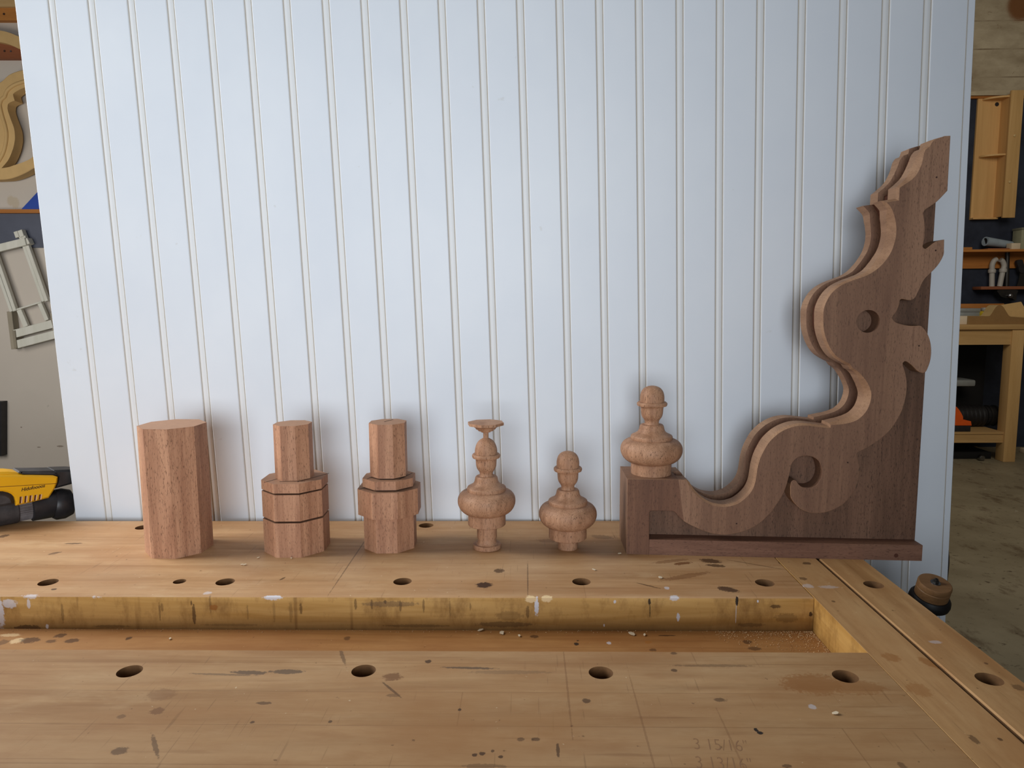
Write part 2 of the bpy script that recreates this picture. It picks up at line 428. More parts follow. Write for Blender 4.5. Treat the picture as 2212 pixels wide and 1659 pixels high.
for px, py, rx, ry in ((84, 966, 4, 1.4), (130, 964, 8, 2), (46, 923, 2, 1.5)):
    c = ony(px, py, YL); pl.append(((c.x, c.y, c.z), (rx * YL / FPX, 1, ry * YL / FPX), 0, 'g', 0.6))
boxo('wall_left', (-2.6, YL, 0), (-0.35, YL + 0.12, 3.2), wall_white('white_painted_wall', sr(200, 190, 178), pl))['kind'] = 'structure'

def far_wall_mat():
    t = NT('old_painted_brick'); P = t.coord(True); s = t.sep(P)
    n = t.noise(t.mapping(P, (1, 1, 2.2)), 3.2, 6, 0.65)
    c = t.mix(t.mapr(n, 0.3, 0.7), sr(150, 134, 108), sr(192, 178, 150))
    br = t.n('ShaderNodeTexBrick'); cmb = t.n('ShaderNodeCombineXYZ'); t.put(cmb.inputs[0], s[0]); t.put(cmb.inputs[1], s[2]); t.l(cmb.outputs[0], br.inputs['Vector'])
    br.inputs['Scale'].default_value = 1.0; br.inputs['Brick Width'].default_value = 3.0; br.inputs['Row Height'].default_value = 0.2; br.inputs['Mortar Size'].default_value = 0.006; br.inputs['Mortar Smooth'].default_value = 0.5
    c = t.mix(t.math('MULTIPLY', br.outputs['Fac'], t.mapr(n, 0.42, 0.62, 0, 0.75)), c, sr(96, 74, 50))
    c = t.mix(t.mapr(t.noise(P, 13, 5, 0.75), 0.63, 0.7, 0, 0.8), c, sr(104, 66, 38))
    q = ony(2205, 12, YR)
    c = add_spots(t, c, P, [((q.x, q.y, q.z), (0.10, 1, 0.11), 0, 'r', 0.95)])
    t.bump(n, 0.5, 0.02)
    return t.fin(c, 0.85, 0, 0.2)
SPCOL['r'] = sr(120, 76, 40)
boxo('wall_back', (0.3, YR, 0), (5.2, YR + 0.2, 4.2), far_wall_mat())['kind'] = 'structure'
boxo('wall_right', (5.0, -2.5, 0), (5.2, YR, 4.2), wall_white('dim_wall', sr(150, 140, 124)))['kind'] = 'structure'
def floor_mat():
    t = NT('worn_concrete'); P = t.coord(True)
    n = t.noise(P, 2.0, 6, 0.62); c = t.mix(t.mapr(n, 0.35, 0.65), sr(124, 112, 88), sr(150, 138, 112))
    c = t.mix(t.mapr(t.noise(t.mapping(P, (1, 0.5, 1)), 9, 5, 0.7), 0.55, 0.68, 0, 0.7), c, sr(84, 64, 42))
    c = t.mix(t.mapr(t.noise(P, 26, 4, 0.7), 0.60, 0.68, 0, 0.75), c, sr(66, 50, 34))
    c = t.mix(t.mapr(t.noise(t.mapping(P, (1, 1, 1), (5, 2, 0)), 18, 4, 0.7), 0.67, 0.72, 0, 0.6), c, sr(190, 184, 168))
    t.bump(n, 0.2, 0.005)
    return t.fin(c, 0.6, 0, 0.3)
boxo('floor', (-4, -2.5, -0.1), (5.2, YR + 0.2, 0), floor_mat())['kind'] = 'structure'
M['chrome'] = plain('polished_metal', sr(176, 178, 184), 0.25, 0.35)
M['block_edge_lit'] = wood('lit_block_edge', sr(112, 80, 60), sr(142, 106, 82), sr(154, 118, 92), 'Z', 60, 0.4)  # paler tone painting the left light on the block's left and top faces
# ------------------------------------------------------------------ workbench
def circle(c, r, n=40): return [(c[0] + r * math.cos(2 * math.pi * i / n), c[1] - r * math.sin(2 * math.pi * i / n)) for i in range(n)]
XR, XL = 0.3935, -1.30
bench = thing('workbench', 'long maple workbench with round dog holes and a sunken tool tray', 'workbench', (-0.45, 0.64, 0))
def slab(name, x0, x1, y0, y1, mat, holes=(), bev=0.0012, th=0.075):
    O = [(x0 + bev, y0 + bev), (x1 - bev, y0 + bev), (x1 - bev, y1 - bev), (x0 + bev, y1 - bev)]
    hs = [circle(onz(px, py, BZ), r) for px, py, r in holes]
    me = plate([O] + hs, lambda x, y, d: (x, y, BZ - d), 0.0, th, [bev] * 4)
    o = link(name, me, [mat, M['hole_wood']], bench, 35)
    for q in me.polygons:            # bores and the slot between cap and jaw take a darker wood
        c = q.center
        inside = x0 + .004 < c.x < x1 - .004 and y0 + .004 < c.y < y1 - .004
        if abs(q.normal.z) < 0.3 and (inside or (name == 'end_cap' and c.x > x1 - .002) or (name == 'vise_jaw' and c.x < x0 + .002)): q.material_index = 1
    return o
YB0, YB1, YF0, YF1, TZ = 0.7035, 0.9595, 0.330, 0.5885, BZ - 0.0362
back_sp = top_spots([(1046, 1264, 17, 6, 'd', .95), (1078, 1233, 11, 4.5, 'd', .75), (1690, 1216, 9, 3, 'd', .8), (1535, 1212, 22, 4.5, 'd', .8, .3), (1547, 1222, 20, 3, 'd', .75, .2), (1475, 1217, 22, 2.5, 'b', .9, -.3),
    (1450, 1212, 42, 3, 'b', .5, -.3), (1572, 1273, 22, 5, 'd', .85, .5), (1480, 1245, 60, 4, 'b', .6, -.4), (1400, 1265, 30, 1.0, 'd', .7, .6), (1185, 1168, 25, 4, 'b', .45), (1000, 1170, 120, 9, 'g', .12), (1300, 1160, 24, 4, 'd', .4, .3),
    (8, 1158, 9, 3, 'd', .7), (160, 1174, 18, 1.2, 'd', .7), (118, 1195, 13, 2, 'd', .6, -.8), (116, 1273, 6, 1.5, 'd', .8), (60, 1290, 20, 5, 'w', .55), (205, 1290, 18, 3, 'w', .6), (590, 1288, 22, 1.8, 'w', .8), (448, 1281, 9, 3, 'w', .4), (1457, 1290, 10, 4, 'w', .7, -.7), (1440, 1270, 6, 3, 'w', .5),
    (610, 1250, 9, 1.2, 'd', .7, -1.2), (760, 1210, 1.1, 60, 'd', .5), (1140, 1250, 1.1, 34, 'd', .5), (1628, 1219, 60, 1.0, 'd', .4, .5)])
back_sp += face_spots([(20, 1304, 16, 9, 'w', .6), (1, 1325, 8, 30, 'w', .75), (62, 1305, 4, 10, 'w', .6), (102, 1353, 3, 5, 'w', .7), (419, 1327, 4, 22, 'd', .7), (135, 1325, 3, 22, 'd', .4), (462, 1312, 9, 6, 'o', .8), (650, 1315, 3, 12, 'd', .6), (1146, 1294, 12, 8, 'l', .95), (1181, 1293, 12, 8, 'l', .95),
    (1159, 1310, 4.5, 20, 'w', .95), (1403, 1300, 3, 8, 'k', .9), (1404, 1318, 1, 16, 'k', .8), (1465, 1333, 3.6, 9, 'w', .95), (1592, 1298, 3, 10, 'k', .95), (1590, 1322, 0.9, 26, 'w', .6), (1637, 1299, 2, 3, 'w', .9), (1675, 1310, 12, 4, 'd', .7), (1751, 1327, 4, 5, 'd', .9), (1090, 1349, 60, 6, 'd', .5), (60, 1356, 30, 6, 'd', .7), (1328, 1300, 3, 4, 'w', .8), (1305, 1351, 1.5, 3, 'w', .8), (845, 1305, 60, 6, 'g', .5), (1700, 1335, 25, 10, 'd', .35), (345, 1322, 2, 20, 'd', 0.45),(350, 1312, 3, 10, 'd', 0.4),(413, 1302, 2, 6, 'd', 0.7),(454, 1305, 2.5, 22, 'd', 0.4),(535, 1325, 2, 18, 'd', 0.3),(592, 1320, 3, 24, 'd', 0.25),(628, 1322, 4, 22, 'd', 0.25),(768, 1306, 3, 12, 'd', 0.55),(803, 1306, 2.5, 12, 'd', 0.5),(832, 1300, 3, 4, 'd', 0.7),(865, 1308, 3, 12, 'd', 0.5),(915, 1308, 2.5, 14, 'd', 0.5),(972, 1315, 1.5, 20, 'd', 0.4),(1016, 1310, 2, 8, 'd', 0.4),(1100, 1330, 30, 10, 'd', 0.3),(1140, 1322, 4, 14, 'd', 0.55),(240, 1353, 40, 3, 'd', 0.4),(1620, 1350, 30, 4, 'd', 0.4),(500, 1350, 60, 3, 'd', 0.3),(900, 1352, 70, 3, 'd', 0.4)], YB0)
front_sp = top_spots([(925, 1429, 7, 3.5, 'd', .8), (848, 1462, 20, 8, 'b', .75), (480, 1457, 70, 2, 'g', .55, .05), (540, 1453, 40, 4, 'g', .8, .06), (620, 1451, 36, 4.5, 'g', .8), (1015, 1443, 56, 2.4, 'g', .8, .04), (1100, 1452, 90, 4, 'g', .3), (1266, 1514, 9, 5, 'd', .7), (1125, 1597, 8, 4, 'd', .55), (1157, 1597, 9, 4, 'd', .65),
    (1026, 1631, 6, 4, 'd', .8), (1042, 1628, 7, 4, 'd', .8), (1082, 1635, 6, 3, 'd', .8), (1064, 1622, 4, 3, 'd', .7), (1205, 1620, 4, 14, 'd', .7), (1633, 1577, 5, 4, 'k', .95), (1641, 1583, 7, 3, 'k', .95), (258, 1622, 17, 8, 'd', .6), (340, 1536, 15, 7, 'b', .7), (350, 1500, 30, 12, 'b', .35), (262, 1548, 10, 4, 'd', .4), (1456, 1448, 7, 3, 'd', .7), (1455, 1411, 7, 3, 'd', .6), (1555, 1512, 13, 4, 'd', .6),
    (1760, 1478, 70, 20, 'o', .55), (1850, 1485, 60, 14, 'o', .4), (1755, 1527, 8, 5, 'w', .5), (993, 1533, 4, 2.5, 'd', .8), (850, 1502, 14, 4, 'd', .4), (846, 1490, 3, 22, 'd', .6, -.7), (740, 1418, 4, 20, 'd', .5, -.4), (570, 1519, 18, 3, 'd', .6), (545, 1560, 5, 3, 'd', .7), (713, 1559, 4, 3, 'd', .7), (335, 1610, 5, 26, 'd', .55, -.6), (1700, 1655, 10, 4, 'd', .6), (1225, 1480, 1.0, 90, 'b', .4), (1390, 1570, 1.0, 120, 'b', .35), (1045, 1655, 45, 5, 'd', .4), (1540, 1438, 90, 2.4, 'd', .4), (1580, 1600, 1.6, 70, 'b', .3), (1950, 1655, 8, 8, 'd', .5)])
side_sp = top_spots([(2010, 1433, 13, 12, 'o', .6, -.5), (2105, 1598, 8, 9, 'd', .6), (2160, 1597, 5, 3, 'd', .7), (1743, 1217, 10, 2.6, 'd', .7), (1745, 1266, 12, 4, 'w', .35), (1790, 1268, 20, 3, 'w', .3), (2020, 1387, 14, 3, 'w', .35), (1925, 1420, 18, 8, 'o', .5), (1985, 1490, 25, 14, 'o', .4), (1950, 1541, 9, 4, 'd', .6), (1735, 1250, 8, 3, 'd', .6), (1800, 1299, 4, 2, 'd', .6), (2060, 1340, 20, 3, 'b', .5), (2130, 1433, 4, 2, 'd', .6), (2200, 1485, 12, 6, 'd', .5)])
tray_sp = []
for px, py, rx, ry, k, s in ((38, 1384, 14, 5, 'l', .7), (22, 1372, 22, 3, 'l', .6), (65, 1383, 22, 5, 'd', .7), (110, 1385, 12, 3, 'd', .6), (5, 1388, 12, 5, 'd', .5), (155, 1384, 14, 4, 'd', .7), (278, 1379, 6, 3, 'd', .8), (130, 1373, 12, 4, 'd', .7), (750, 1379, 7, 4, 'd', .6), (1155, 1375, 10, 3, 'd', .7), (1245, 1391, 6, 3, 'k', .9), (1248, 1384, 3, 1.5, 'k', .8), (1400, 1387, 8, 3, 'o', .7), (1315, 1389, 5, 3, 'w', .5), (1615, 1387, 11, 4, 'd', .7), (1630, 1401, 14, 4, 'd', .6), (1440, 1373, 20, 1.2, 'd', .8), (1410, 1404, 8, 3, 'd', .6)):
    c = onz(px, py, TZ); e = onz(px + rx, py, TZ) - c; f = onz(px, py - ry, TZ) - c
    tray_sp.append(((c.x, c.y, TZ), (e.length, f.length, 1), 0, k, s))
mb_back = bench_wood('bench_top_rear', 'X', back_sp, ochre=1.0, grime=0.7, zlo=TZ)
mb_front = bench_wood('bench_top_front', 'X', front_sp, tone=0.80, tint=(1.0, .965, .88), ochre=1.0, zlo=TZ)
mb_side = bench_wood('bench_end', 'Y', side_sp, tone=0.92, tint=(1.0, .94, .80), strips=False, ochre=1.0, grime=0.2, zlo=TZ)
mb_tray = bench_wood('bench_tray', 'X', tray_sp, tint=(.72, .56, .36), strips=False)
mb_leg = wood('bench_legs', sr(170, 124, 74), sr(190, 144, 92), sr(200, 156, 106), 'Z', 30, 0.2)
H = 0.0100
slab('back_slab', XL, 0.2925, YB0, YB1, mb_back, [(104, 1258, H), (486.5, 1257, H), (869.5, 1256, H), (1256, 1256.5, H), (1652, 1259, H), (388, 1256, 0.0068), (309, 1139, H), (920.5, 1135, H)])
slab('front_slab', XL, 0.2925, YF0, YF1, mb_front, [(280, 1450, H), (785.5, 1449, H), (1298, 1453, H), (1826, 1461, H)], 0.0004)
slab('end_cap', 0.2928, 0.3386, YF0, YB1, mb_side, (), 0.0002)
slab('vise_jaw', 0.3428, XR, YF0, YB1, mb_side, [(1887, 1263, H), (2137, 1467, H)])
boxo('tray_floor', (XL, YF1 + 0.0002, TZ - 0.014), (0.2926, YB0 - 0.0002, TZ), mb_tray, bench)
boxo('tray_floor_support', (XL + 0.02, YF1 - 0.05, BZ - 0.10), (0.28, YB0 + 0.05, BZ - 0.0752), mb_leg, bench)
for x in (-1.16, 0.24):
    for y in (0.39, 0.90): boxo('leg', (x - 0.05, y - 0.045, 0), (x + 0.05, y + 0.045, BZ - 0.0752), mb_leg, bench, 0.004)
for y in (0.39, 0.90): boxo('stretcher', (-1.11, y - 0.02, 0.16), (0.19, y + 0.02, 0.27), mb_leg, bench, 0.003)
for x in (-1.16, 0.24): boxo('cross_rail', (x - 0.02, 0.435, 0.16), (x + 0.02, 0.855, 0.27), mb_leg, bench, 0.003)
fs = bpy.data.objects['front_slab']
def text(name, body, size, mtx, mat, parent, depth=0.00008, shear=0.0, fat=0.0):
    cu = bpy.data.curves.new(name, 'FONT'); cu.body = body; cu.size = size; cu.extrude = depth; cu.shear = shear; cu.offset = fat; cu.align_x = 'CENTER'; cu.align_y = 'CENTER'
    t = bpy.data.objects.new(name, cu); C.objects.link(t); dg = bpy.context.evaluated_depsgraph_get()
    me = bpy.data.meshes.new_from_object(t.evaluated_get(dg)); bpy.data.objects.remove(t); me.transform(mtx)
    me.materials.clear(); return link(name, me, mat, parent)
for px, py, s in ((1555, 1610, '3 15/16"'), (1562, 1650, '3 13/16"')):
    c = onz(px, py, BZ + 0.00006)
    text('pencil_note', s, 0.022, Matrix.Translation(c) @ Matrix.Rotation(-0.06, 4, 'Z') @ Matrix.Diagonal((0.50, 0.82, 1, 1)), M['pencil'], fs, 0.00003, 0.12, -0.00035)['label'] = 'faint pencilled measurement'

# ------------------------------------------------------------------ beadboard panel
PO = Vector((-0.65674451, 0.97593622, CAMZ)); pa, pb, pc = -0.0171671, -0.01659066, 0.02650765
ux = Vector((math.cos(pa), math.sin(pa), 0)); pn = Vector((-math.sin(pa), math.cos(pa), 0)); up = Vector((0, 0, 1)) * math.cos(pb) + pn * math.sin(pb)
PU = ux * math.cos(pc) + up * math.sin(pc); PV = -ux * math.sin(pc) + up * math.cos(pc); PN = PU.cross(PV)      # PN towards the camera
pr = [9.1, 4.6, -.3, -3.0, -3.4, -4.4, -4.3, -4.6, -3.6, -2.6, -.2, .5, 1.6, 2.5, 3.2, 4.1, 3.2, 3.2, 3.3, 1.3, .1, -3.2, -4.5]
prof = [(-0.0025, -0.0062), (-0.0025, -0.0008), (-0.0017, 0.0)]
for i, r in enumerate(pr):
    u = 0.0508 * (i + 1) - 0.00048 * r; a = 0.0044
    prof += [(u - a - .0016, 0), (u - a - .0009, -.0004), (u - a - .0001, -.0017), (u - a + .0003, -.0017), (u - a + .0010, -.0009), (u - .0020, -.0005), (u, -.0004), (u + .0020, -.0005), (u + a - .0010, -.0009), (u + a - .0003, -.0017), (u + a + .0001, -.0017), (u + a + .0009, -.0004), (u + a + .0016, 0)]
prof += [(1.2188, 0), (1.2193, -.0016), (1.2202, -.0016), (1.2206, 0), (1.2280, 0), (1.2286, -.0006), (1.2286, -.0062)]
bm = bmesh.new(); v0 = -(CAMZ - 0.003) / PV.z; v1 = v0 + 2.40
cols = [(bm.verts.new(PO + PU * u + PN * d + PV * v0), bm.verts.new(PO + PU * u + PN * d + PV * v1)) for u, d in prof]
for a, b in zip(cols, cols[1:]): bm.faces.new((a[0], b[0], b[1], a[1]))
bm.faces.new((cols[-1][0], cols[0][0], cols[0][1], cols[-1][1])); bm.faces.new([c[0] for c in cols]); bm.faces.new([c[1] for c in cols])
t = NT('white_primer'); P = t.coord(True); n = t.noise(P, 5, 4, 0.6)
col = t.mix(t.mapr(n, 0.3, 0.7), sr(219, 224, 231), sr(227, 231, 236))
col = t.mix(t.mapr(t.noise(P, 60, 3, 0.5), 0.74, 0.78, 0, 0.25), col, sr(190, 186, 176))
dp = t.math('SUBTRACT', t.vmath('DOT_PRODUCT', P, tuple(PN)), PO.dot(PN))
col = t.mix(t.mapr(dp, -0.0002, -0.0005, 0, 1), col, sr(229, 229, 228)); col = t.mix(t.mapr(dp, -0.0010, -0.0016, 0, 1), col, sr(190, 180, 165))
t.fin(col, 0.45, 0, 0.35)
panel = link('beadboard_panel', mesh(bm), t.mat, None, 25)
tag(panel, 'tall white beadboard panel standing upright behind the workbench', 'panel')

# ------------------------------------------------------------------ octagonal blanks
def octo(bm, A, z0, z1, rot=0.0, A2=None):
    r = lambda a: a / 2 / math.cos(math.pi / 8)
    ra, rb = r(A), r(A2 or A)
    lo = [bm.verts.new((ra * math.sin(rot + math.pi / 8 + k * math.pi / 4), -ra * math.cos(rot + math.pi / 8 + k * math.pi / 4), z0)) for k in range(8)]
    hi = [bm.verts.new((rb * math.sin(rot + math.pi / 8 + k * math.pi / 4), -rb * math.cos(rot + math.pi / 8 + k * math.pi / 4), z1)) for k in range(8)]
    for k in range(8): bm.faces.new((lo[k], lo[(k + 1) % 8], hi[(k + 1) % 8], hi[k]))
    bm.faces.new(lo[::-1]); bm.faces.new(hi)
def octpart(name, A, z0, z1, mat, parent=None, rot=0.0):
    bm = bmesh.new(); octo(bm, A, z0, z1, rot); me = mesh(bm); o = link(name, me, [mat, M['end_grain'] if mat is M['mahogany'] else mat], parent)
    for f in me.polygons: f.material_index = 1 if abs(f.normal.z) > .7 else 0
    return o
D = math.radians
o1 = octpart('octagonal_blank', 0.072, 0, 0.157, M['mahogany'])
o1.location = (-0.434, 0.848, BZ); o1.rotation_euler.z = D(-3.5)
tag(o1, 'plain uncut eight-sided mahogany block, leftmost of the turning stages', 'wood blank')
o2 = thing('octagonal_blank', 'eight-sided mahogany block with two dark saw slots round it and a narrower top', 'wood blank', (-0.287, 0.852, BZ), D(1.6), local=True)
octpart('base', 0.073, 0, 0.0422, M['mahogany'], o2); octpart('band', 0.073, 0.0446, 0.0767, M['mahogany'], o2); octpart('collar', 0.073, 0.0788, 0.0902, M['mahogany'], o2)
octpart('column', 0.0425, 0.0902, 0.157, M['mahogany'], o2)
for z0, z1 in ((0.0422, 0.0446), (0.0767, 0.0788)): octpart('core', 0.055, z0, z1, M['kerf'], o2)
def kerfs(par, zt, A, spans):
    for x, y, rz, ln in spans:
        boxo('saw_mark', (-ln / 2, -0.0005, 0), (ln / 2, 0.0005, 0.0002), M['kerf'], par, mtx=Matrix.Translation((x, y, zt)) @ Matrix.Rotation(rz, 4, 'Z'))
kerfs(o2, 0.0902, 0, [(-0.022, -0.018, 1.0, 0.024), (0.0245, -0.006, 1.0, 0.05), (0.004, -0.0245, 0.05, 0.03)])
o3 = thing('octagonal_blank', 'stepped eight-sided mahogany block with a protruding middle band, right of the slotted block', 'wood blank', (-0.172, 0.861, BZ), D(2), local=True)
octpart('base', 0.0615, 0, 0.0441, M['mahogany'], o3); octpart('band', 0.0735, 0.0441, 0.0765, M['mahogany'], o3); octpart('collar', 0.0615, 0.0785, 0.0890, M['mahogany'], o3)
octpart('column', 0.0435, 0.0905, 0.1568, M['mahogany'], o3)
octpart('core', 0.052, 0.0765, 0.0785, M['kerf'], o3); octpart('core', 0.038, 0.0890, 0.0905, M['kerf'], o3)
kerfs(o3, 0.0890, 0, [(-0.0215, -0.010, 1.1, 0.014), (0.021, -0.004, 1.2, 0.034)]); kerfs(o3, 0.0765, 0, [(-0.0305, -0.012, 1.0, 0.014)]); kerfs(o3, 0.1568, 0, [(0.0, 0.008, 1.1, 0.018)])

# ------------------------------------------------------------------ turned finials
BODY = [(22.5, 30), (23.1, 30.6), (23.1, 43), (22.6, 44), (27.5, 46), (32, 50), (34.8, 55.5), (35.5, 60.5), (34.6, 65.5), (31.5, 70), (27, 72.6), (23.7, 73.3), (23.9, 74), (23.9, 76.5), (23.2, 77.7), (21.2, 78.8), (18.4, 80.2), (16.0, 82.2), (14.6, 84.8), (13.9, 87.8), (13.4, 89.8), (12.4, 91.0), (8.6, 91.3), (8.1, 92.6), (8.2, 95.2), (9.2, 97.4), (11.0, 100.0), (12.2, 103.4), (12.6, 107), (12.9, 111.5), (13.8, 113.3), (16.6, 114), (17.2, 115.5), (17.1, 117.5), (16, 118.6), (13.7, 118.9), (13.7, 122.5), (12.9, 127.0), (11.2, 131.5), (8.6, 135), (5.2, 137.3), (3.3, 138.2)]
def smooth_prof(p):
    out = []
    for i in range(len(p) - 1):
        p0, p1, p2, p3 = p[max(i - 1, 0)], p[i], p[i + 1], p[min(i + 2, len(p) - 1)]
        out.append(p1)
        a = Vector((p1[0] - p0[0], p1[1] - p0[1])); b = Vector((p2[0] - p1[0], p2[1] - p1[1])); c = Vector((p3[0] - p2[0], p3[1] - p2[1]))
        if b.length > 2 and (a.length < 1e-6 or a.angle(b, 0) < 0.9) and (c.length < 1e-6 or b.angle(c, 0) < 0.9):
            for t in (0.33, 0.66):
                out.append(tuple(0.5 * (2 * p1[k] + (p2[k] - p0[k]) * t + (2 * p0[k] - 5 * p1[k] + 4 * p2[k] - p3[k]) * t * t + (3 * p1[k] - p0[k] - 3 * p2[k] + p3[k]) * t ** 3) for k in (0, 1)))
    out.append(p[-1]); return out
def turned(name, prof, parent, mat=None, n=96):
    bm = bmesh.new(); lathe(bm, [(r / 1000, z / 1000) for r, z in prof], n); return link(name, mesh(bm), mat or M['mahogany_turned'], parent, 24)
ROUND = BODY[:-6] + [(13.8, 122.0), (13.7, 125.6), (13.0, 129.4), (11.4, 133.0), (8.6, 136.0), (4.8, 137.8)]
def body(dz, rs=1.0, closed=True):
    p = smooth_prof(ROUND if closed else BODY)
    p = [(r * rs, z + dz) for r, z in p]
    if closed: p = p + [(2.2 * rs, 138.3 + dz), (0, 138.5 + dz)]
    return p
f1 = thing('turned_finial', 'turned mahogany finial with its flat octagonal waste cap still on a thin neck', 'finial', (-0.0505, 0.851, BZ), local=True)
turned('tenon', [(16.5, 0), (17.4, .8), (17.4, 5.2), (16.8, 5.8), (13.6, 6.0), (12.0, 7.6), (11.2, 10.4), (11.0, 12.8), (12.2, 13.1), (12.3, 30)], f1)
turned('body', body(0, 1, False), f1)
cap = turned('waste_cap', [(3.3, 138.2), (3.3, 145), (5.8, 145.5), (6.2, 146.5), (9.3, 147.2), (9.8, 148.6), (12, 149.3), (13, 151), (16.2, 153), (16.6, 154.4)], f1)
octpart('cap_plate', 0.0415, 0.1543, 0.1575, M['mahogany_turned'], f1, 0.2)
f2 = thing('turned_finial', 'short turned mahogany finial standing on its narrow round tenon on the bench', 'finial', (0.0492, 0.8505, BZ), local=True)
turned('tenon', [(12.0, 0), (12.3, 0.5), (12.3, 13.5)], f2); turned('body', body(-16.6), f2)
f3 = thing('turned_finial', 'turned mahogany finial standing on the square corner block of the scroll bracket', 'finial', (0.1515, 0.8575, BZ + 0.0922), local=True)
turned('body', body(-30.0, 1.055), f3)

for q in (o1, o2, o3): q['group'] = 'octagonal wood blanks on the bench'
for q in (f1, f2, f3): q['group'] = 'turned finials in a row'
# ------------------------------------------------------------------ scroll bracket
SCROLL_UPPER=[(68.8,92.3,1,0),(70.3,88.3,0,2.5),(75.4,80.2,0,2.5),(82.0,72.9,0,2.5),(90.7,66.3,0,2.5),(99.3,62.3,0,2.5),(107.9,60.7,0,2.5),(115.0,60.5,0,2.5),(122.0,62.0,0,2.5),(129.0,64.8,0,2.5),(135.9,70.1,0,2.5),(141.4,76.1,0,2.5),(145.4,82.8,0,2.5),(147.9,91.0,0,2.5),(149.1,99.8,0,2.5),(150.2,108.6,0,2.5),(152.6,118.9,0,2.5),(156.5,128.4,0,2.5),(161.7,137.9,0,2.5),(169.7,146.7,0,2.5),(177.8,152.5,0,2.5),(187.3,156.6,0,2.5),(196.9,158.4,0,2.5),(206.5,158.2,0,2.5),(212.6,157.4,0,2.5),(219.1,156.7,0,2.5),(226.0,156.0,0,2.5),(230.1,156.0,1,2.5),(230.4,159.3,1,2.5),(237.7,159.9,0,4),(246.2,161.0,0,5),(256.2,163.9,0,6),(262.8,168.3,0,6),(269.2,176.3,0,6),(272.8,186.9,0,6),(273.2,196.6,0,6),(270.2,205.4,0,6),(265.7,212.4,0,5),(259.5,219.4,0,3),(254.8,223.4,0,2.5),(251.5,225.4,1,2.5),(248.4,229.9,1,2.5),(240.3,234.1,0,2.5),(232.5,239.5,0,2.5),(226.3,247.4,0,2.5),(221.3,257.8,0,2.5),(217.9,269.7,0,2.5),(216.9,282.5,0,2.5),(217.0,291.2,0,2.5),(219.0,299.1,0,2.5),(222.9,307.0,0,2.5),(228.2,313.4,0,2.5),(234.9,318.4,0,2.5),(243.1,322.3,0,2.5),(251.2,325.3,0,2.5),(259.4,328.1,0,3),(267.5,332.3,0,4),(275.4,338.6,0,6),(281.9,346.3,0,7),(286.9,355.4,0,7),(289.8,365.2,0,7),(291.0,375.6,0,7),(290.2,385.4,0,7),(287.6,395.2,0,6),(283.7,403.6,0,3),(278.9,408.9,1,2.5),(291.9,410.5,1,2.5),(292.0,424.1,1,2.5),(296.7,427.5,0,3),(304.5,432.8,0,5),(309.5,438.9,0,6),(313.1,447.0,0,6),(314.7,454.4,0,5),(315.6,460.5,0,4),(317.4,464.8,1,2.5),(321.2,467.7,0,1),(323.6,472.5,1,2.5),(325.9,474.4,0,1),(336.0,477.9,1,0),(341.7,478.0,1,0)]
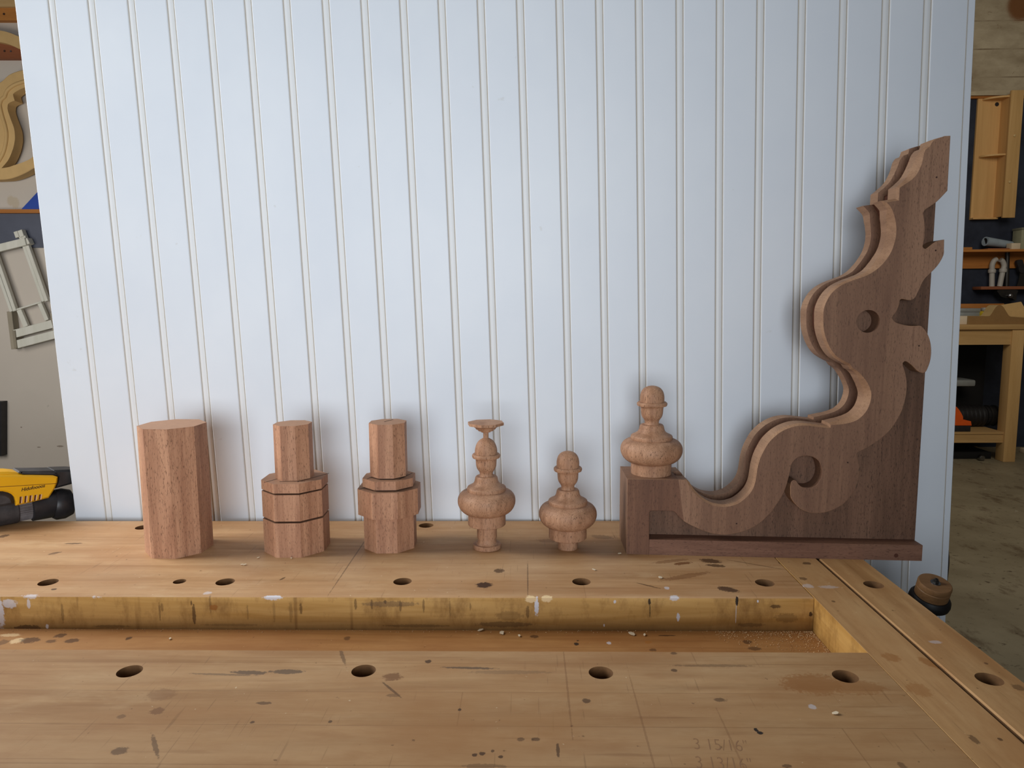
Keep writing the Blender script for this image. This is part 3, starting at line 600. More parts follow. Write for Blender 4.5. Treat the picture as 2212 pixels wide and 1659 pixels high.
SCROLL_LOWER=[(342.1,420.4,1,0),(337.7,415.3,0,0),(331.4,408.6,0,0),(325.0,403.9,0,0),(319.8,400.2,0,0),(318.0,396.5,1,0),(319.5,389.1,0,0),(320.9,380.7,0,0),(321.1,371.0,0,0),(320.2,364.0,0,0),(319.6,360.6,0,0),(320.9,358.0,0,0),(323.4,357.3,0,0),(326.9,359.8,0,0),(330.1,362.5,0,0),(334.7,365.5,0,0),(342.0,367.2,1,0),(342.3,358.2,0,0),(342.3,351.2,0,0),(338.7,342.8,0,0),(334.3,336.5,0,0),(329.2,331.0,0,0),(324.1,325.4,0,0),(321.0,319.7,0,0),(318.6,313.4,0,0),(315.0,304.9,0,0),(311.7,302.1,0,0),(307.6,301.8,0,0),(304.2,302.6,0,0),(300.7,303.3,0,0),(298.7,301.9,0,0),(298.0,296.5,0,0),(295.9,290.0,0,0),(292.7,285.1,0,0),(290.8,281.9,1,0),(295.2,276.7,0,0),(302.3,274.1,0,0),(310.6,272.5,0,0),(318.9,272.3,0,0),(323.3,272.2,0,0),(329.3,265.3,0,0),(333.5,255.9,0,0),(335.4,245.5,0,0),(335.2,235.2,0,0),(333.2,226.5,0,0),(331.0,221.3,0,0),(328.6,219.9,0,0),(326.1,220.4,0,0),(322.7,222.2,0,0),(316.6,228.2,0,0),(312.2,231.7,0,0),(308.0,233.4,0,0),(305.6,231.3,0,0),(305.8,228.2,0,0),(307.7,223.0,0,0),(310.2,214.3,0,0),(311.2,205.6,0,0),(311.2,196.8,0,0),(309.8,186.2,0,0),(307.7,177.4,0,0),(303.3,166.8,0,0),(297.1,156.1,0,0),(289.2,147.1,0,0),(279.4,139.0,0,0),(269.6,132.6,0,0),(262.1,128.6,0,0),(260.2,126.7,1,0),(261.7,119.0,0,0),(263.9,110.0,0,0),(263.6,98.3,0,0),(261.5,88.2,0,0),(256.8,78.1,0,0),(250.4,68.9,0,0),(242.1,62.3,0,0),(231.9,57.5,0,0),(221.6,55.5,0,0),(211.2,55.9,0,0),(201.5,59.7,0,0),(194.3,66.1,0,0),(189.6,73.3,0,0),(188.5,81.6,0,0),(188.5,88.9,0,0),(189.8,92.6,0,0),(192.0,93.9,0,0),(194.1,93.0,0,0),(196.9,89.0,0,0),(200.4,86.0,0,0),(204.8,85.0,0,0),(211.7,85.3,0,0),(217.7,88.5,0,0),(221.7,94.9,0,0),(223.2,101.3,0,0),(222.5,108.6,0,0),(220.0,115.8,0,0),(215.5,120.2,0,0),(209.3,122.9,0,0),(202.4,123.2,0,0),(195.6,121.5,0,0),(190.6,117.2,0,0),(187.7,111.7,0,0),(186.3,102.6,0,0),(184.5,93.4,0,0),(181.5,82.4,0,0),(176.6,71.3,0,0),(170.0,60.1,0,0),(167.3,55.9,0,0),(157.9,45.3,0,0),(148.2,37.6,0,0),(137.1,32.2,0,0),(125.8,28.9,0,0),(113.1,27.1,0,0),(100.2,28.4,0,0),(88.7,31.9,0,0),(78.6,36.2,0,0),(71.3,39.8,0,0),(66.7,42.7,1,0)]
SCROLL_JOINT=[(66.7,42.7,1,0),(64.5,56.9,1,0),(62.0,74.8,1,0),(59.5,92.1,1,0)]
BLOCK_OUTLINE=[(-0.0,-0.4,1,0),(0.1,92.0,1,0),(59.5,92.1,1,0),(62.0,74.8,1,0),(64.5,56.9,1,0),(66.7,42.7,1,0),(60.8,48.1,1,0),(57.9,51.8,0,0),(55.5,53.9,0,0),(52.9,54.9,1,0),(29.3,54.7,1,0),(27.0,54.2,0,0),(25.4,51.9,1,0),(26.2,0.1,1,0)]
BA = -0.0649386
BP = Vector((0.118937, 0.828512, BZ)); BE = Vector((math.cos(BA), math.sin(BA), 0))
def b3(x, z, d): return BP + BE * x + Vector((0, 1, 0)) * d + Vector((0, 0, max(z, 0.0001)))
bracket = thing('scroll_bracket', 'large brown mahogany bracket cut in leafy scrolls, overhanging the right end of the bench', 'bracket', (0.29, 0.85, BZ))
mm = lambda L: [(x / 1000, z / 1000, c, w / 1000) for x, z, c, w in L]
UP_ = mm(SCROLL_UPPER); L_ = mm(SCROLL_LOWER); J_ = mm(SCROLL_JOINT); K_ = mm(BLOCK_OUTLINE)
def sp(L): return spline([(p[0] * 1000, p[1] * 1000, p[2], p[3] * 1000) for p in L], 6)
scroll = sp(J_[:-1] + [(J_[-1][0], J_[-1][1], 1, 0)] + UP_ + L_[:-1])
loop = [(p[0] / 1000, p[1] / 1000) for p in scroll]; bev = [max(p[2], 0.35) / 1000 for p in scroll]
eye = circle((0.2658, 0.2780), 0.0128, 48)
TF, TM, TB = 0.020, 0.043, 0.064
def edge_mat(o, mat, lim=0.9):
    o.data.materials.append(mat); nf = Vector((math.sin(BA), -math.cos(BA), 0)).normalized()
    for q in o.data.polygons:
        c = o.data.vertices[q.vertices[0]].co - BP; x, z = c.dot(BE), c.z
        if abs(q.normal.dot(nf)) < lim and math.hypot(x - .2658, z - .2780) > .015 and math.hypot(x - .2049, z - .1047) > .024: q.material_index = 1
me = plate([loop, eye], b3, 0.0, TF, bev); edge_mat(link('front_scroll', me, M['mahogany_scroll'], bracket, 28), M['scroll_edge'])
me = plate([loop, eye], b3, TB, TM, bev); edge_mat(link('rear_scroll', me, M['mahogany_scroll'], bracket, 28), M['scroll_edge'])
blk = sp(K_); me = plate([[(p[0] / 1000, p[1] / 1000) for p in blk]], b3, 0.0, 0.066, [0.0004] * len(blk)); ob = link('corner_block', me, M['mahogany_block'], bracket, 28); me.materials.append(M['block_edge_lit'])
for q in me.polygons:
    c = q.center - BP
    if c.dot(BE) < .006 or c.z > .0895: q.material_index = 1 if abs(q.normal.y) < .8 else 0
# centre board: recessed 3 mm behind the scroll edge, straight back and bottom
up_ = spline([(p[0] * 1000, p[1] * 1000, p[2], 0) for p in UP_], 6, closed=False)
full = [(p[0] / 1000, p[1] / 1000) for p in up_] + [(0.3417, 0.0), (0.0264, 0.0)]
ins = offset_loop(full, lambda i, b: -0.0048 if i < len(up_) - 2 else 0.0)
rec = [(x, z) for x, z in ((0.0264, 0.0001), (0.0257, 0.0518), (0.0272, 0.0540), (0.0293, 0.0545), (0.0529, 0.0547), (0.0555, 0.0537), (0.0579, 0.0516), (0.0608, 0.0479), (0.0668, 0.0427), (0.0646, 0.0569), (0.0621, 0.0748), (0.0598, 0.0900))]
outl = rec + ins[1:len(up_)] + [(0.3410, 0.0001)]
me = plate([outl], b3, TF + 0.0001, TM - 0.0001); edge_mat(link('centre_board', me, M['mahogany_shaded'], bracket, 28), M['mahogany_red'])
for d0, d1 in ((0.0, TF), (TM, TB)):
    me = plate([[(0.0265, 0.0), (0.3395, 0.0), (0.3395, 0.0189), (0.0265, 0.0189)]], b3, d0, d1, None); link('base_rail', me, M['mahogany_flat'], bracket)
for px, py in ((2023, 383), (2021, 541), (1985, 747), (1591, 1131), (1831, 999)):
    d = ray(px, py); n_ = Vector((-math.sin(BA), math.cos(BA), 0)); c = CAMP + d * ((BP - CAMP).dot(n_) / d.dot(n_))
    bm = bmesh.new(); lathe(bm, [(0.0009, 0), (0.0009, 0.0003)], 12, Matrix.Translation(c) @ Matrix.Rotation(math.pi / 2, 4, 'X')); link('nail_hole', mesh(bm), M['kerf'], bracket)
c = b3(0.3105, 0.006, -0.0001); bm = bmesh.new(); lathe(bm, [(0.0024, 0), (0.0024, 0.0003)], 16, Matrix.Translation(c) @ Matrix.Rotation(math.pi / 2, 4, 'X')); link('wood_plug', mesh(bm), M['mahogany_red'], bracket)
M['knurl'] = plain('dusty_rubber', sr(104, 98, 98), 0.7, var=0.3, sc=90)
M['vent_lip'] = plain('pale_yellow', sr(222, 172, 120), 0.5)  # paler strip along the right side of each vent slot
# ------------------------------------------------------------------ yellow and black power tool
T0 = onz(0, 1143.5, BZ); T1 = onz(97, 1124.3, BZ); tdir = (T1 - T0); tdir.z = 0; tdir.normalize()
tnrm = Vector((-tdir.y, tdir.x, 0))
if tnrm.y < 0: tnrm = -tnrm
RB = 0.0195
tool = thing('power_tool', 'yellow and black power tool lying at the far left end of the bench', 'power tool', (T0.x, T0.y + 0.01, BZ))
def tp(px, py, off):         # point of the tool's own upright plane, off metres behind the barrel's front line
    d = ray(px, py); o = T0 + tnrm * off; k = (o - CAMP).dot(tnrm) / d.dot(tnrm); p = CAMP + d * k - T0
    return p.dot(tdir), p.z
def t3(u, z, d): return T0 + tdir * u + tnrm * d + Vector((0, 0, z))
def tool_plate(name, pts, d0, d1, mat, bev=0.002, corner=True):
    P = [tp(x / 13.823, 1000 + y / 13.823, d0) for x, y in pts]
    o = [(p[0], p[1], 0 if len(q) > 2 else 1, 0) for p, q in zip(P, [(0,)] * len(P))] if corner else [(p[0], p[1], 0, 0) for p in P]
    L = [(p[0] / 1000, p[1] / 1000) for p in spline([(q[0] * 1000, q[1] * 1000, q[2], 0) for q in o], 6)]
    inn = offset_loop(L, lambda i, b: -bev)
    dm = (d0 + d1) / 2
    for k, (a, b) in enumerate(((d0, dm), (d1, dm))):
        pass
    bm = bmesh.new()
    rings = []
    for lp, d in ((inn, d0), (L, d0 + bev), (L, d1 - bev), (inn, d1)): rings.append([bm.verts.new(t3(p[0], p[1], d)) for p in lp])
    for a, b in zip(rings, rings[1:]):
        for i in range(len(a)): bm.faces.new((a[i], a[(i + 1) % len(a)], b[(i + 1) % len(a)], b[i]))
    for r, lp in ((rings[0], inn), (rings[-1], inn)):
        for tr in tessellate_polygon([[Vector((p[0], p[1], 0)) for p in lp]]):
            try: bm.faces.new([r[i] for i in tr])
            except ValueError: pass
    return link(name, mesh(bm), mat, tool, 40)
housing = tool_plate('housing', [(-700, 380), (0, 378), (800, 370), (1600, 382), (1735, 425), (1722, 580), (1640, 780), (1570, 890), (1460, 1050), (1100, 1140), (480, 1285), (478, 1160), (440, 1030), (370, 950), (250, 890), (100, 855), (-150, 850), (-700, 860)], -0.004, 0.042, M['yellow_plastic'], 0.0022)
tool_plate('top_ridge', [(-700, 300), (-200, 285), (240, 268), (520, 292), (700, 345), (800, 395), (-700, 400)], 0.002, 0.036, M['yellow_plastic'], 0.003)
tool_plate('grip', [(560, 310), (600, 255), (1000, 252), (1600, 238), (1720, 300), (1750, 395), (1300, 392), (840, 388), (720, 350)], 0.001, 0.037, M['dusty_black'], 0.003)
tool_plate('nose', [(1600, 300), (1640, 225), (1900, 212), (2150, 205), (2420, 225), (2420, 560), (2150, 640), (1640, 780), (1712, 600), (1742, 430)], 0.001, 0.037, M['black_plastic'], 0.003)
tool_plate('cup', [(-700, 840), (-150, 835), (100, 845), (260, 885), (380, 950), (450, 1030), (488, 1160), (490, 1290), (0, 1370), (-700, 1480)], -0.0015, 0.0385, M['dusty_black'], 0.006)
for x0, y0, x1, y1 in ((590, 1010, 575, 1215), (740, 990, 722, 1190), (885, 975, 865, 1160), (1030, 960, 1008, 1130), (1170, 945, 1145, 1100)):
    Q = [tp(x / 13.823, 1000 + y / 13.823, -0.004) for x, y in ((x0, y0), (x0 + 52, y0 - 8), (x1 + 52, y1 - 12), (x1, y1))]
    bm = bmesh.new(); a = [bm.verts.new(t3(u, z, -0.0043)) for u, z in Q]; b = [bm.verts.new(t3(u, z, -0.0030)) for u, z in Q]
    bm.faces.new(a); bm.faces.new(b)
    for i in range(4): bm.faces.new((a[i], a[(i + 1) % 4], b[(i + 1) % 4], b[i]))
    link('vent_slot', mesh(bm), M['slot_dark'], housing)
    Q = [tp(x / 13.823, 1000 + y / 13.823, -0.004) for x, y in ((x0 + 52, y0 - 8), (x0 + 84, y0 - 10), (x1 + 84, y1 - 14), (x1 + 52, y1 - 12))]
    bm = bmesh.new(); a = [bm.verts.new(t3(u, z, -0.0046 if k in (1, 2) else -0.0041)) for k, (u, z) in enumerate(Q)]; b = [bm.verts.new(t3(u, z, -0.0030)) for u, z in Q]
    bm.faces.new(a); bm.faces.new(b)
    for i in range(4): bm.faces.new((a[i], a[(i + 1) % 4], b[(i + 1) % 4], b[i]))
    link('vent_lip', mesh(bm), M['vent_lip'], housing)
u, z = tp(985 / 13.823, 1000 + 742 / 13.823, -0.004); c = t3(u, z, -0.00415)
mt = Matrix((tdir.to_4d(), (0, 0, 1, 0), (-tnrm).to_4d(), (0, 0, 0, 1))).transposed(); 
for i in range(3): mt[i][3] = c[i]
for i in range(3): mt[3][i] = 0
mt[3][3] = 1
text('lettering', 'Hidofoooos', 0.0066, mt @ Matrix.Rotation(0.02, 4, 'Z') @ Matrix.Diagonal((0.88, 1, 1, 1)), M['print_black'], housing, 0.0001, 0.3, 0.00012)
# seam line across the housing
Q = [tp(x / 13.823, 1000 + y / 13.823, -0.004) for x, y in ((-500, 740), (480, 688), (1700, 612))]
bm = bmesh.new(); tube(bm, [t3(u, z, -0.0040) for u, z in Q], 0.00035, 6); link('seam', mesh(bm), M['slot_dark'], housing)
# barrel lying on the bench
tdx = Vector((tdir.x, tdir.y, 0))
bmx = Matrix(((tdir.x, tnrm.x, 0, 0), (tdir.y, tnrm.y, 0, 0), (0, 0, 1, 0), (0, 0, 0, 1)))
def barrel(name, prof, mat, n=48, knurl=0, dz=0.0):
    bm = bmesh.new()
    vs = lathe(bm, prof, n, Matrix.Rotation(math.pi / 2, 4, 'Y'))
    if knurl:
        for v in vs:
            k = round(math.atan2(v.co.y, v.co.z) / (2 * math.pi / n))
            if k % 2: v.co.y *= 0.91; v.co.z *= 0.91
    o = T0 + tnrm * (RB - 0.001) + Vector((0, 0, RB + 0.0002 + dz))
    bmesh.ops.transform(bm, matrix=Matrix.Translation(o) @ bmx, verts=bm.verts[:])
    return link(name, mesh(bm), mat, tool, None if knurl else 40)
def uu(px): return tp(px, 1110, RB)[0]
ua, ub, uc, ud, ue = uu(36), uu(66), uu(112), uu(158), uu(166)
barrel('motor_case', [(RB * .96, uu(-60)), (RB, uu(-40)), (RB, ua - .001), (RB * .9, ua)], M['dusty_black'])
barrel('knurled_ring', [(RB * .9, ua), (RB * .93, ua + .0005), (RB * .93, ub - .0005), (RB * .9, ub)], M['knurl'], 72, 1)
barrel('collar', [(RB * .9, ub), (RB * 1.02, ub + .001), (RB * 1.04, uc + .004), (RB * .96, uc + .006)], M['black_plastic'], dz=-.0015)
barrel('end_sleeve', [(RB * .96, uc), (RB * 1.12, uc + .004), (RB * 1.14, ud - .012), (RB * .95, ud - .002), (RB * .6, ud), (RB * .6, ue), (0, ue)], M['black_plastic'], dz=-.0045)

# ------------------------------------------------------------------ wooden knob beyond the bench end
kc = ony(2020.5, 1259, 0.775)
knob = thing('vise_handle', 'round wooden knob with centre bolt and black collar beyond the right end of the bench', 'handle', kc, local=True, rot=(D(17), D(3), 0.0))
def lo(name, prof, mat, par, n=48, mtx=None, sm=35):
    bm = bmesh.new(); lathe(bm, prof, n, mtx); return link(name, mesh(bm), mat, par, sm)
lo('wooden_cap', [(.01730, -.01702), (.01748, -.00782), (.01693, -.00718), (.01693, -.00644), (.01748, -.00589), (.01757, -.00202), (.01711, -.00055), (.01638, 0)], M['knob_wood'], knob)
lo('collar', [(.00920, -.04140), (.01610, -.03312), (.02098, -.02852), (.02171, -.02484), (.02116, -.02070), (.01886, -.01711), (.0, -.01711)], M['machine_black'], knob)
lo('washer', [(.00515, 0), (.00515, .00074), (.0, .00074)], M['steel'], knob, 32)
lo('bolt', [(.00350, .00074), (.00350, .00294), (.00221, .00331), (.00221, .00515), (.00120, .00534), (.00120, .00423), (0, .00423)], M['dark_steel'], knob, 6, None, None)
lo('shaft', [(.0095, -.19), (.0095, -.045)], M['machine_black'], knob, 24)
bm = bmesh.new(); rot = knob.rotation_euler.to_matrix(); tip = kc + rot @ Vector((0, 0, -.16))
tube(bm, [tip, Vector((XR + .001, tip.y + .01, tip.z))], .013, 16)
bmesh.ops.transform(bm, matrix=(Matrix.Translation(kc) @ rot.to_4x4()).inverted(), verts=bm.verts[:])
link('mounting_arm', mesh(bm), M['machine_black'], knob, 40)

# dark hose behind the panel edge
hy = 1.03; h0 = ony(2056, 1262, hy); h1 = ony(2047, 1192, hy)
hk = [(-.030, .012), (-.020, .30), (-.012, h0.z - .10), (-.010, h0.z), (h1.x - h0.x - .010, h1.z), (h1.x - h0.x - .035, h1.z + .05), (h1.x - h0.x - .09, h1.z + .075), (-.17, h1.z + .02), (-.215, .45), (-.22, .012)]
pts = [(h0.x + a / 1000, hy + .02 * math.sin(i * .1), b / 1000) for i, (a, b, _) in enumerate(spline([(a * 1000, b * 1000, 0, 0) for a, b in hk], 8, closed=False))]
bm = bmesh.new(); tube(bm, pts, 0.010, 14); hose = link('rubber_hose', mesh(bm), M['black_plastic'], None, 60)
tag(hose, 'dark hose arching up from the floor behind the right edge of the white panel', 'hose')

# ------------------------------------------------------------------ left partition wall
def xz_plate(name, pts, y0, y1, mat, sc=1.0, ox=0, oy=0, parent=None, corner=True, holes=(), bev=0.0):
    """outline given in pixels, cut as a board standing between depths y0 (front) and y1"""
    def cv(L):
        o = []
        for q in L:
            p = ony(ox + q[0] / sc, oy + q[1] / sc, y0); o.append((p.x * 1000, p.z * 1000, (1 if corner else 0) if len(q) < 3 else q[2], 0))
        return [(a[0] / 1000, a[1] / 1000) for a in spline(o, 8)]
    ls = [cv(pts)] + [cv(h) for h in holes]
    me = plate(ls, lambda x, z, d: (x, y0 + d, z), 0.0, y1 - y0, [bev] * len(ls[0]) if bev else None)
    return link(name, me, mat, parent, 30)
def wallthing(o, label, cat, group=None): return tag(o, label, cat, group)
rail = thing('wall_rail', 'wooden wall rail with a screw at the top left corner of the photo', 'rail', ony(0, 30, YL - .03))
xz_plate('lower_board', [(-150, 13), (80, 13), (80, 44), (-150, 44)], YL - .022, YL, M['orange_pine'], parent=rail)
xz_plate('upper_board', [(-150, -60), (80, -60), (80, 14.5), (-150, 14.5)], YL - .034, YL, M['pine_x'], parent=rail)
xz_plate('screw', circle((8, 30), 2.2, 12), YL - .024, YL - .021, M['kerf'], parent=rail)
brd = thing('wall_board', 'reddish brown strip of wood with two screws on the left wall', 'board', ony(0, 110, YL - .02))
xz_plate('board', [(-150, 84), (80, 84), (80, 127), (-150, 127)], YL - .018, YL, M['brown_board'], parent=brd)
xz_plate('screw', circle((9.2, 110), 2, 12), YL - .020, YL - .017, M['kerf'], parent=brd)
xz_plate('screw', circle((23, 110.5), 1.8, 12), YL - .020, YL - .017, M['steel'], parent=brd)
arch = xz_plate('arched_strip', [(-120, 58), (-60, 58), (0, 66), (18, 70), (36, 77), (70, 92), (110, 116), (110, 146), (70, 121), (40, 105), (20, 96), (0, 91), (-60, 82), (-120, 82)], YL - .040, YL - .0185, M['mdf'], corner=False)
tag(arch, 'curved pale fibreboard strip hanging over the reddish board on the left wall', 'template')
# carved fibreboard template with an S-shaped opening (zoom units: 4.88 px, origin 0,140)
tmpl = thing('fibreboard_template', 'carved fibreboard template with scalloped opening hanging on the left wall', 'template', ony(0, 270, YL - .03))
outer = [(-500, 330), (-330, 250), (-150, 230), (0, 190), (100, 108), (220, 64), (330, 50), (450, 90), (540, 200), (590, 400), (580, 700), (500, 950), (420, 1050), (355, 1080), (250, 1140), (120, 1190), (0, 1205), (-200, 1200), (-400, 1120), (-520, 900), (-560, 600)]
hole = [(420, 230, 0), (330, 215, 0), (245, 245, 0), (190, 270, 0), (150, 296, 0), (138, 318, 0), (155, 378, 1), (115, 392, 0), (86, 412, 0), (80, 440, 0), (82, 480, 0), (110, 565, 0), (145, 660, 0), (156, 730, 0), (155, 800, 0), (132, 900, 0), (85, 1005, 0), (15, 1090, 1), (90, 1078, 0), (150, 1058, 0), (260, 1020, 0), (340, 975, 0), (430, 890, 0), (480, 700, 0), (490, 480, 0), (470, 320, 0)]
xz_plate('board', outer, YL - .052, YL - .012, M['mdf'], 4.88, 0, 140, tmpl, False, [hole], 0.002)
def ridge(name, pts, r, y):
    q = [ony(a / 4.88, 140 + b / 4.88, y) for a, b in pts]
    L = spline([(p.x * 1000, p.z * 1000, 0, 0) for p in q], 8, closed=False)
    bm = bmesh.new(); tube(bm, [(p[0] / 1000, y, p[1] / 1000) for p in L], r, 10); return link(name, mesh(bm), M['mdf'], tmpl, 60)
ridge('moulding', [(330, 160), (245, 180), (150, 215), (85, 265), (60, 310), (52, 335), (20, 365), (5, 400), (2, 440), (25, 540), (55, 640), (70, 730), (62, 830), (35, 930), (-20, 1030)], .0062, YL - .0525)
ledge = thing('wall_ledge', 'thin orange-brown wooden ledge above the navy strip on the left wall', 'ledge', ony(0, 456, YL - .03))
xz_plate('strip', [(-150, 452), (140, 452), (140, 460), (-150, 460)], YL - .030, YL, M['orange_pine'], parent=ledge)
navy = NT('navy_paint'); P = navy.coord(True)
c = navy.mix(navy.mapr(navy.noise(P, 6, 4, 0.6), 0.35, 0.65), sr(34, 38, 50), sr(48, 54, 68)); navy.fin(c, 0.6, 0, 0.3)
o = xz_plate('navy_strip', [(-150, 459.5), (140, 459.5), (140, 535), (-150, 535)], YL - .010, YL, plain('slate_navy_paint', sr(82, 86, 100), 0.55, var=0.08))
tag(o, 'dark navy board fixed to the left wall under the wooden ledge', 'board')
o = xz_plate('set_square', [(46, 452), (130, 362), (130, 452)], YL - .024, YL - .018, M['blue_plastic']); tag(o, 'blue triangular sheet standing on the ledge against the left wall', 'set square')
o = xz_plate('dark_board', [(-60, 868), (3, 868), (3, 985), (-60, 985)], YL - .03, YL, M['black_plastic']); tag(o, 'black upright board at the left edge of the photo above the yellow tool', 'board')
# folded grey frame
jig = thing('folding_frame', 'grey painted wooden folding frame hanging aslant on the left wall', 'frame', ony(40, 620, YL - .03))
def bar(name, a, b, wd, y0, y1, mat=None, par=None):
    ax, ay = a; bx, by = b; l = math.hypot(bx - ax, by - ay); nx, ny = -(by - ay) / l * wd / 2, (bx - ax) / l * wd / 2
    return xz_plate(name, [(ax + nx, ay + ny), (bx + nx, by + ny), (bx - nx, by - ny), (ax - nx, ay - ny)], y0, y1, mat or M['grey_green_wood'], 4.88, 0, 440, par or jig, bev=0.001)
bar('rail', (210, 340), (452, 1028), 26, YL - .034, YL - .020); bar('rail', (246, 340), (487, 1024), 30, YL - .034, YL - .020)
bar('rail', (-105, 500), (115, 1135), 26, YL - .034, YL - .020); bar('rail', (-65, 500), (152, 1128), 30, YL - .034, YL - .020)
bar('end_cap', (160, 295), (180, 352), 34, YL - .038, YL - .018); bar('end_cap', (205, 282), (228, 345), 42, YL - .038, YL - .018)
bar('cross_bar', (-160, 502), (262, 398), 74, YL - .046, YL - .0345); bar('clamp_block', (264, 372), (290, 425), 40, YL - .040, YL - .014)
bar('side_plate', (95, 1138), (142, 1530), 46, YL - .030, YL - .001, plain('worn_grey_wood', sr(150, 140, 122), 0.7)); bar('side_plate', (538, 1150), (575, 1400), 26, YL - .040, YL - .001, plain('worn_grey_wood2', sr(150, 140, 122), 0.7))
bar('side_plate', (142, 1340), (162, 1520), 24, YL - .046, YL - .012, plain('worn_grey_wood3', sr(140, 130, 112), 0.7))
bar('slide', (190, 1105), (268, 1292), 46, YL - .027, YL - .015); bar('slide', (410, 1040), (490, 1226), 38, YL - .027, YL - .015); bar('thin_rod', (165, 1118), (430, 1035), 12, YL - .030, YL - .015)
bar('slat', (150, 1372), (545, 1268), 80, YL - .042, YL - .028); bar('slat', (178, 1482), (572, 1378), 80, YL - .042, YL - .028)

# ------------------------------------------------------------------ far right of the shop
YT = onz(2184, 998, 0.0).y
YW = YR
def gp(px, py, y): return ony(px, py, y)
navyw = xz_plate('navy_pegboard', [(1900, 211), (2400, 211), (2400, 985), (1900, 985)], YW - .02, YW - .0005, navy.mat); tag(navyw, 'dark navy painted board covering the far wall behind the small workbench', 'board')  # lower part added to darken the space under the workbench
o = thing('wall_rail', 'narrow wooden rail along the top edge of the navy board on the far wall', 'rail', gp(2090, 210, YW - .03))
xz_plate('strip', [(1900, 207), (2400, 204), (2400, 211), (1900, 213.5)], YW - .045, YW, M['orange_pine'], parent=o)
o = xz_plate('cable_conduit', [(1950, 214), (2060, 203), (2110, 197), (2160, 195), (2220, 196), (2400, 200), (2400, 209), (2220, 206), (2160, 205.5), (2110, 206), (2060, 208), (1950, 222)], YW - .065, YW - .046, plain('painted_band', sr(178, 164, 136), 0.7), corner=False)
tag(o, 'pale painted band curving along the far wall just above the navy board', 'band')
# open wall cabinet
def cz(x, y): return (2062 + x / 5.53, 190 + y / 5.53)
cab = thing('wall_cabinet', 'narrow open plywood wall cabinet with corner shelves on the navy board', 'cabinet', gp(2150, 470, YW - .06))
tl = gp(*cz(285, 130), YW - .03); br_ = gp(*cz(445, 1545), YW - .03); tr_ = gp(*cz(560, 160), YW - .03)
xa, xb, zt, zb = (tl.x + gp(*cz(175, 1562), YW - .03).x) / 2, (tr_.x + br_.x) / 2, gp(*cz(480, 118), YW - .03).z, gp(*cz(300, 1555), YW - .03).z
ys = YW - .135
boxo('back_board', (xa, YW - .036, zb), (xb, YW - .0205, zt), M['plywood'], cab)
boxo('side_board', (xb, ys, zb), (xb + .016, YW - .0205, zt), M['plywood'], cab)
sx = gp(*cz(612, 800), ys).x
boxo('front_stile', (xb - .004, ys - .018, zb - .012), (xb + .086, ys - .0002, zt + .02), M['pine'], cab, 0.002)
for yy in (800, 112):
    z = gp(*cz(560, yy), YW - .08).z
    L = [(xb - .0002, YW - .0365)] + [(xb - .0002 - (xb - xa) * .82 * math.sin(a), YW - .0365 - .097 * math.cos(a)) for a in [math.pi / 2 * k / 10 for k in range(10, -1, -1)]]
    link('corner_shelf', plate([L], lambda x, y, d: (x, y, z - d), 0, .012), M['plywood'], cab, 30)
boxo('bottom_board', (xa, YW - .07, zb - .012), (xb + .016, YW - .0205, zb - .0002), M['plywood'], cab)
hc = gp(*cz(507, 195), YW - .037)
bm = bmesh.new(); lathe(bm, [(.015, 0), (.015, .0008)], 20, Matrix.Translation((hc.x, YW - .0362, hc.z)) @ Matrix.Rotation(math.pi / 2, 4, 'X')); link('round_hole', mesh(bm), M['black_plastic'], cab)
for x, y in ((712, 570), (655, 1122)):
    q = gp(*cz(x, y), ys - .018); bm = bmesh.new(); lathe(bm, [(.010, 0), (.009, .006), (.004, .010), (0, .0105)], 16, Matrix.Translation((q.x, ys - .018, q.z)) @ Matrix.Rotation(math.pi / 2, 4, 'X')); link('knob', mesh(bm), M['mdf_edge'], cab, 40)
# shelf with backing board
def rz(x, y): return (2062 + x / 6.913, 480 + y / 6.913)
YS = YW - .18
shelf = thing('wall_shelf', 'long wooden wall shelf with an orange-brown backing board on the navy board', 'shelf', gp(2100, 545, YS))
z1 = gp(*rz(500, 405), YS).z; z0 = gp(*rz(500, 440), YS).z; xs0, xs1 = gp(1960, 540, YS).x, gp(2420, 540, YS).x
boxo('shelf_board', (xs0, YS, z0), (xs1, YW - .0405, z1), M['orange_pine'], shelf)
zb1, zb0 = gp(*rz(500, 430), YW - .04).z, gp(*rz(500, 690), YW - .04).z
boxo('backing_board', (xs0, YW - .040, zb0), (xs1, YW - .0205, min(zb1 + .02, z1)), M['orange_pine'], shelf)
a = gp(*rz(130, 380), YS); b = gp(*rz(280, 405), YS)
o = boxo('wood_offcut', (a.x - .04, YS + .01, z1 + .0002), (b.x, YS + .09, a.z + .004), M['orange_pine'], None, 0.004); tag(o, 'small orange-brown wood offcut at the left end of the wall shelf', 'offcut')
# rolled sheet
pa_, pb_ = gp(*rz(470, 300), YS + .06), gp(*rz(860, 355), YS + .10)
rr = .034
roll = thing('paper_roll', 'grey-blue rolled sheet lying on the wall shelf', 'roll', (pa_.x, YS + .06, z1))
bm = bmesh.new(); tube(bm, [(pa_.x, YS + .07, z1 + rr + .03), (pb_.x, YS + .115, z1 + rr * .8 + .012)], [rr, rr * .78], 24); link('sheet', mesh(bm), M['roll_blue'], roll, 50)
bm = bmesh.new(); tube(bm, [(pa_.x - .0008, YS + .07, z1 + rr + .03), (pa_.x, YS + .07, z1 + rr + .03)], rr * .72, 20); link('open_end', mesh(bm), M['shade_black'], roll)
xm = (pa_.x * .55 + pb_.x * .45)
o = boxo('wood_wedge', (xm - .10, YS + .03, z1 + .0002), (xm + .12, YS + .13, z1 + .010), M['brown_board'], None, 0.003); tag(o, 'flat brown offcut under the grey-blue roll on the wall shelf', 'offcut')
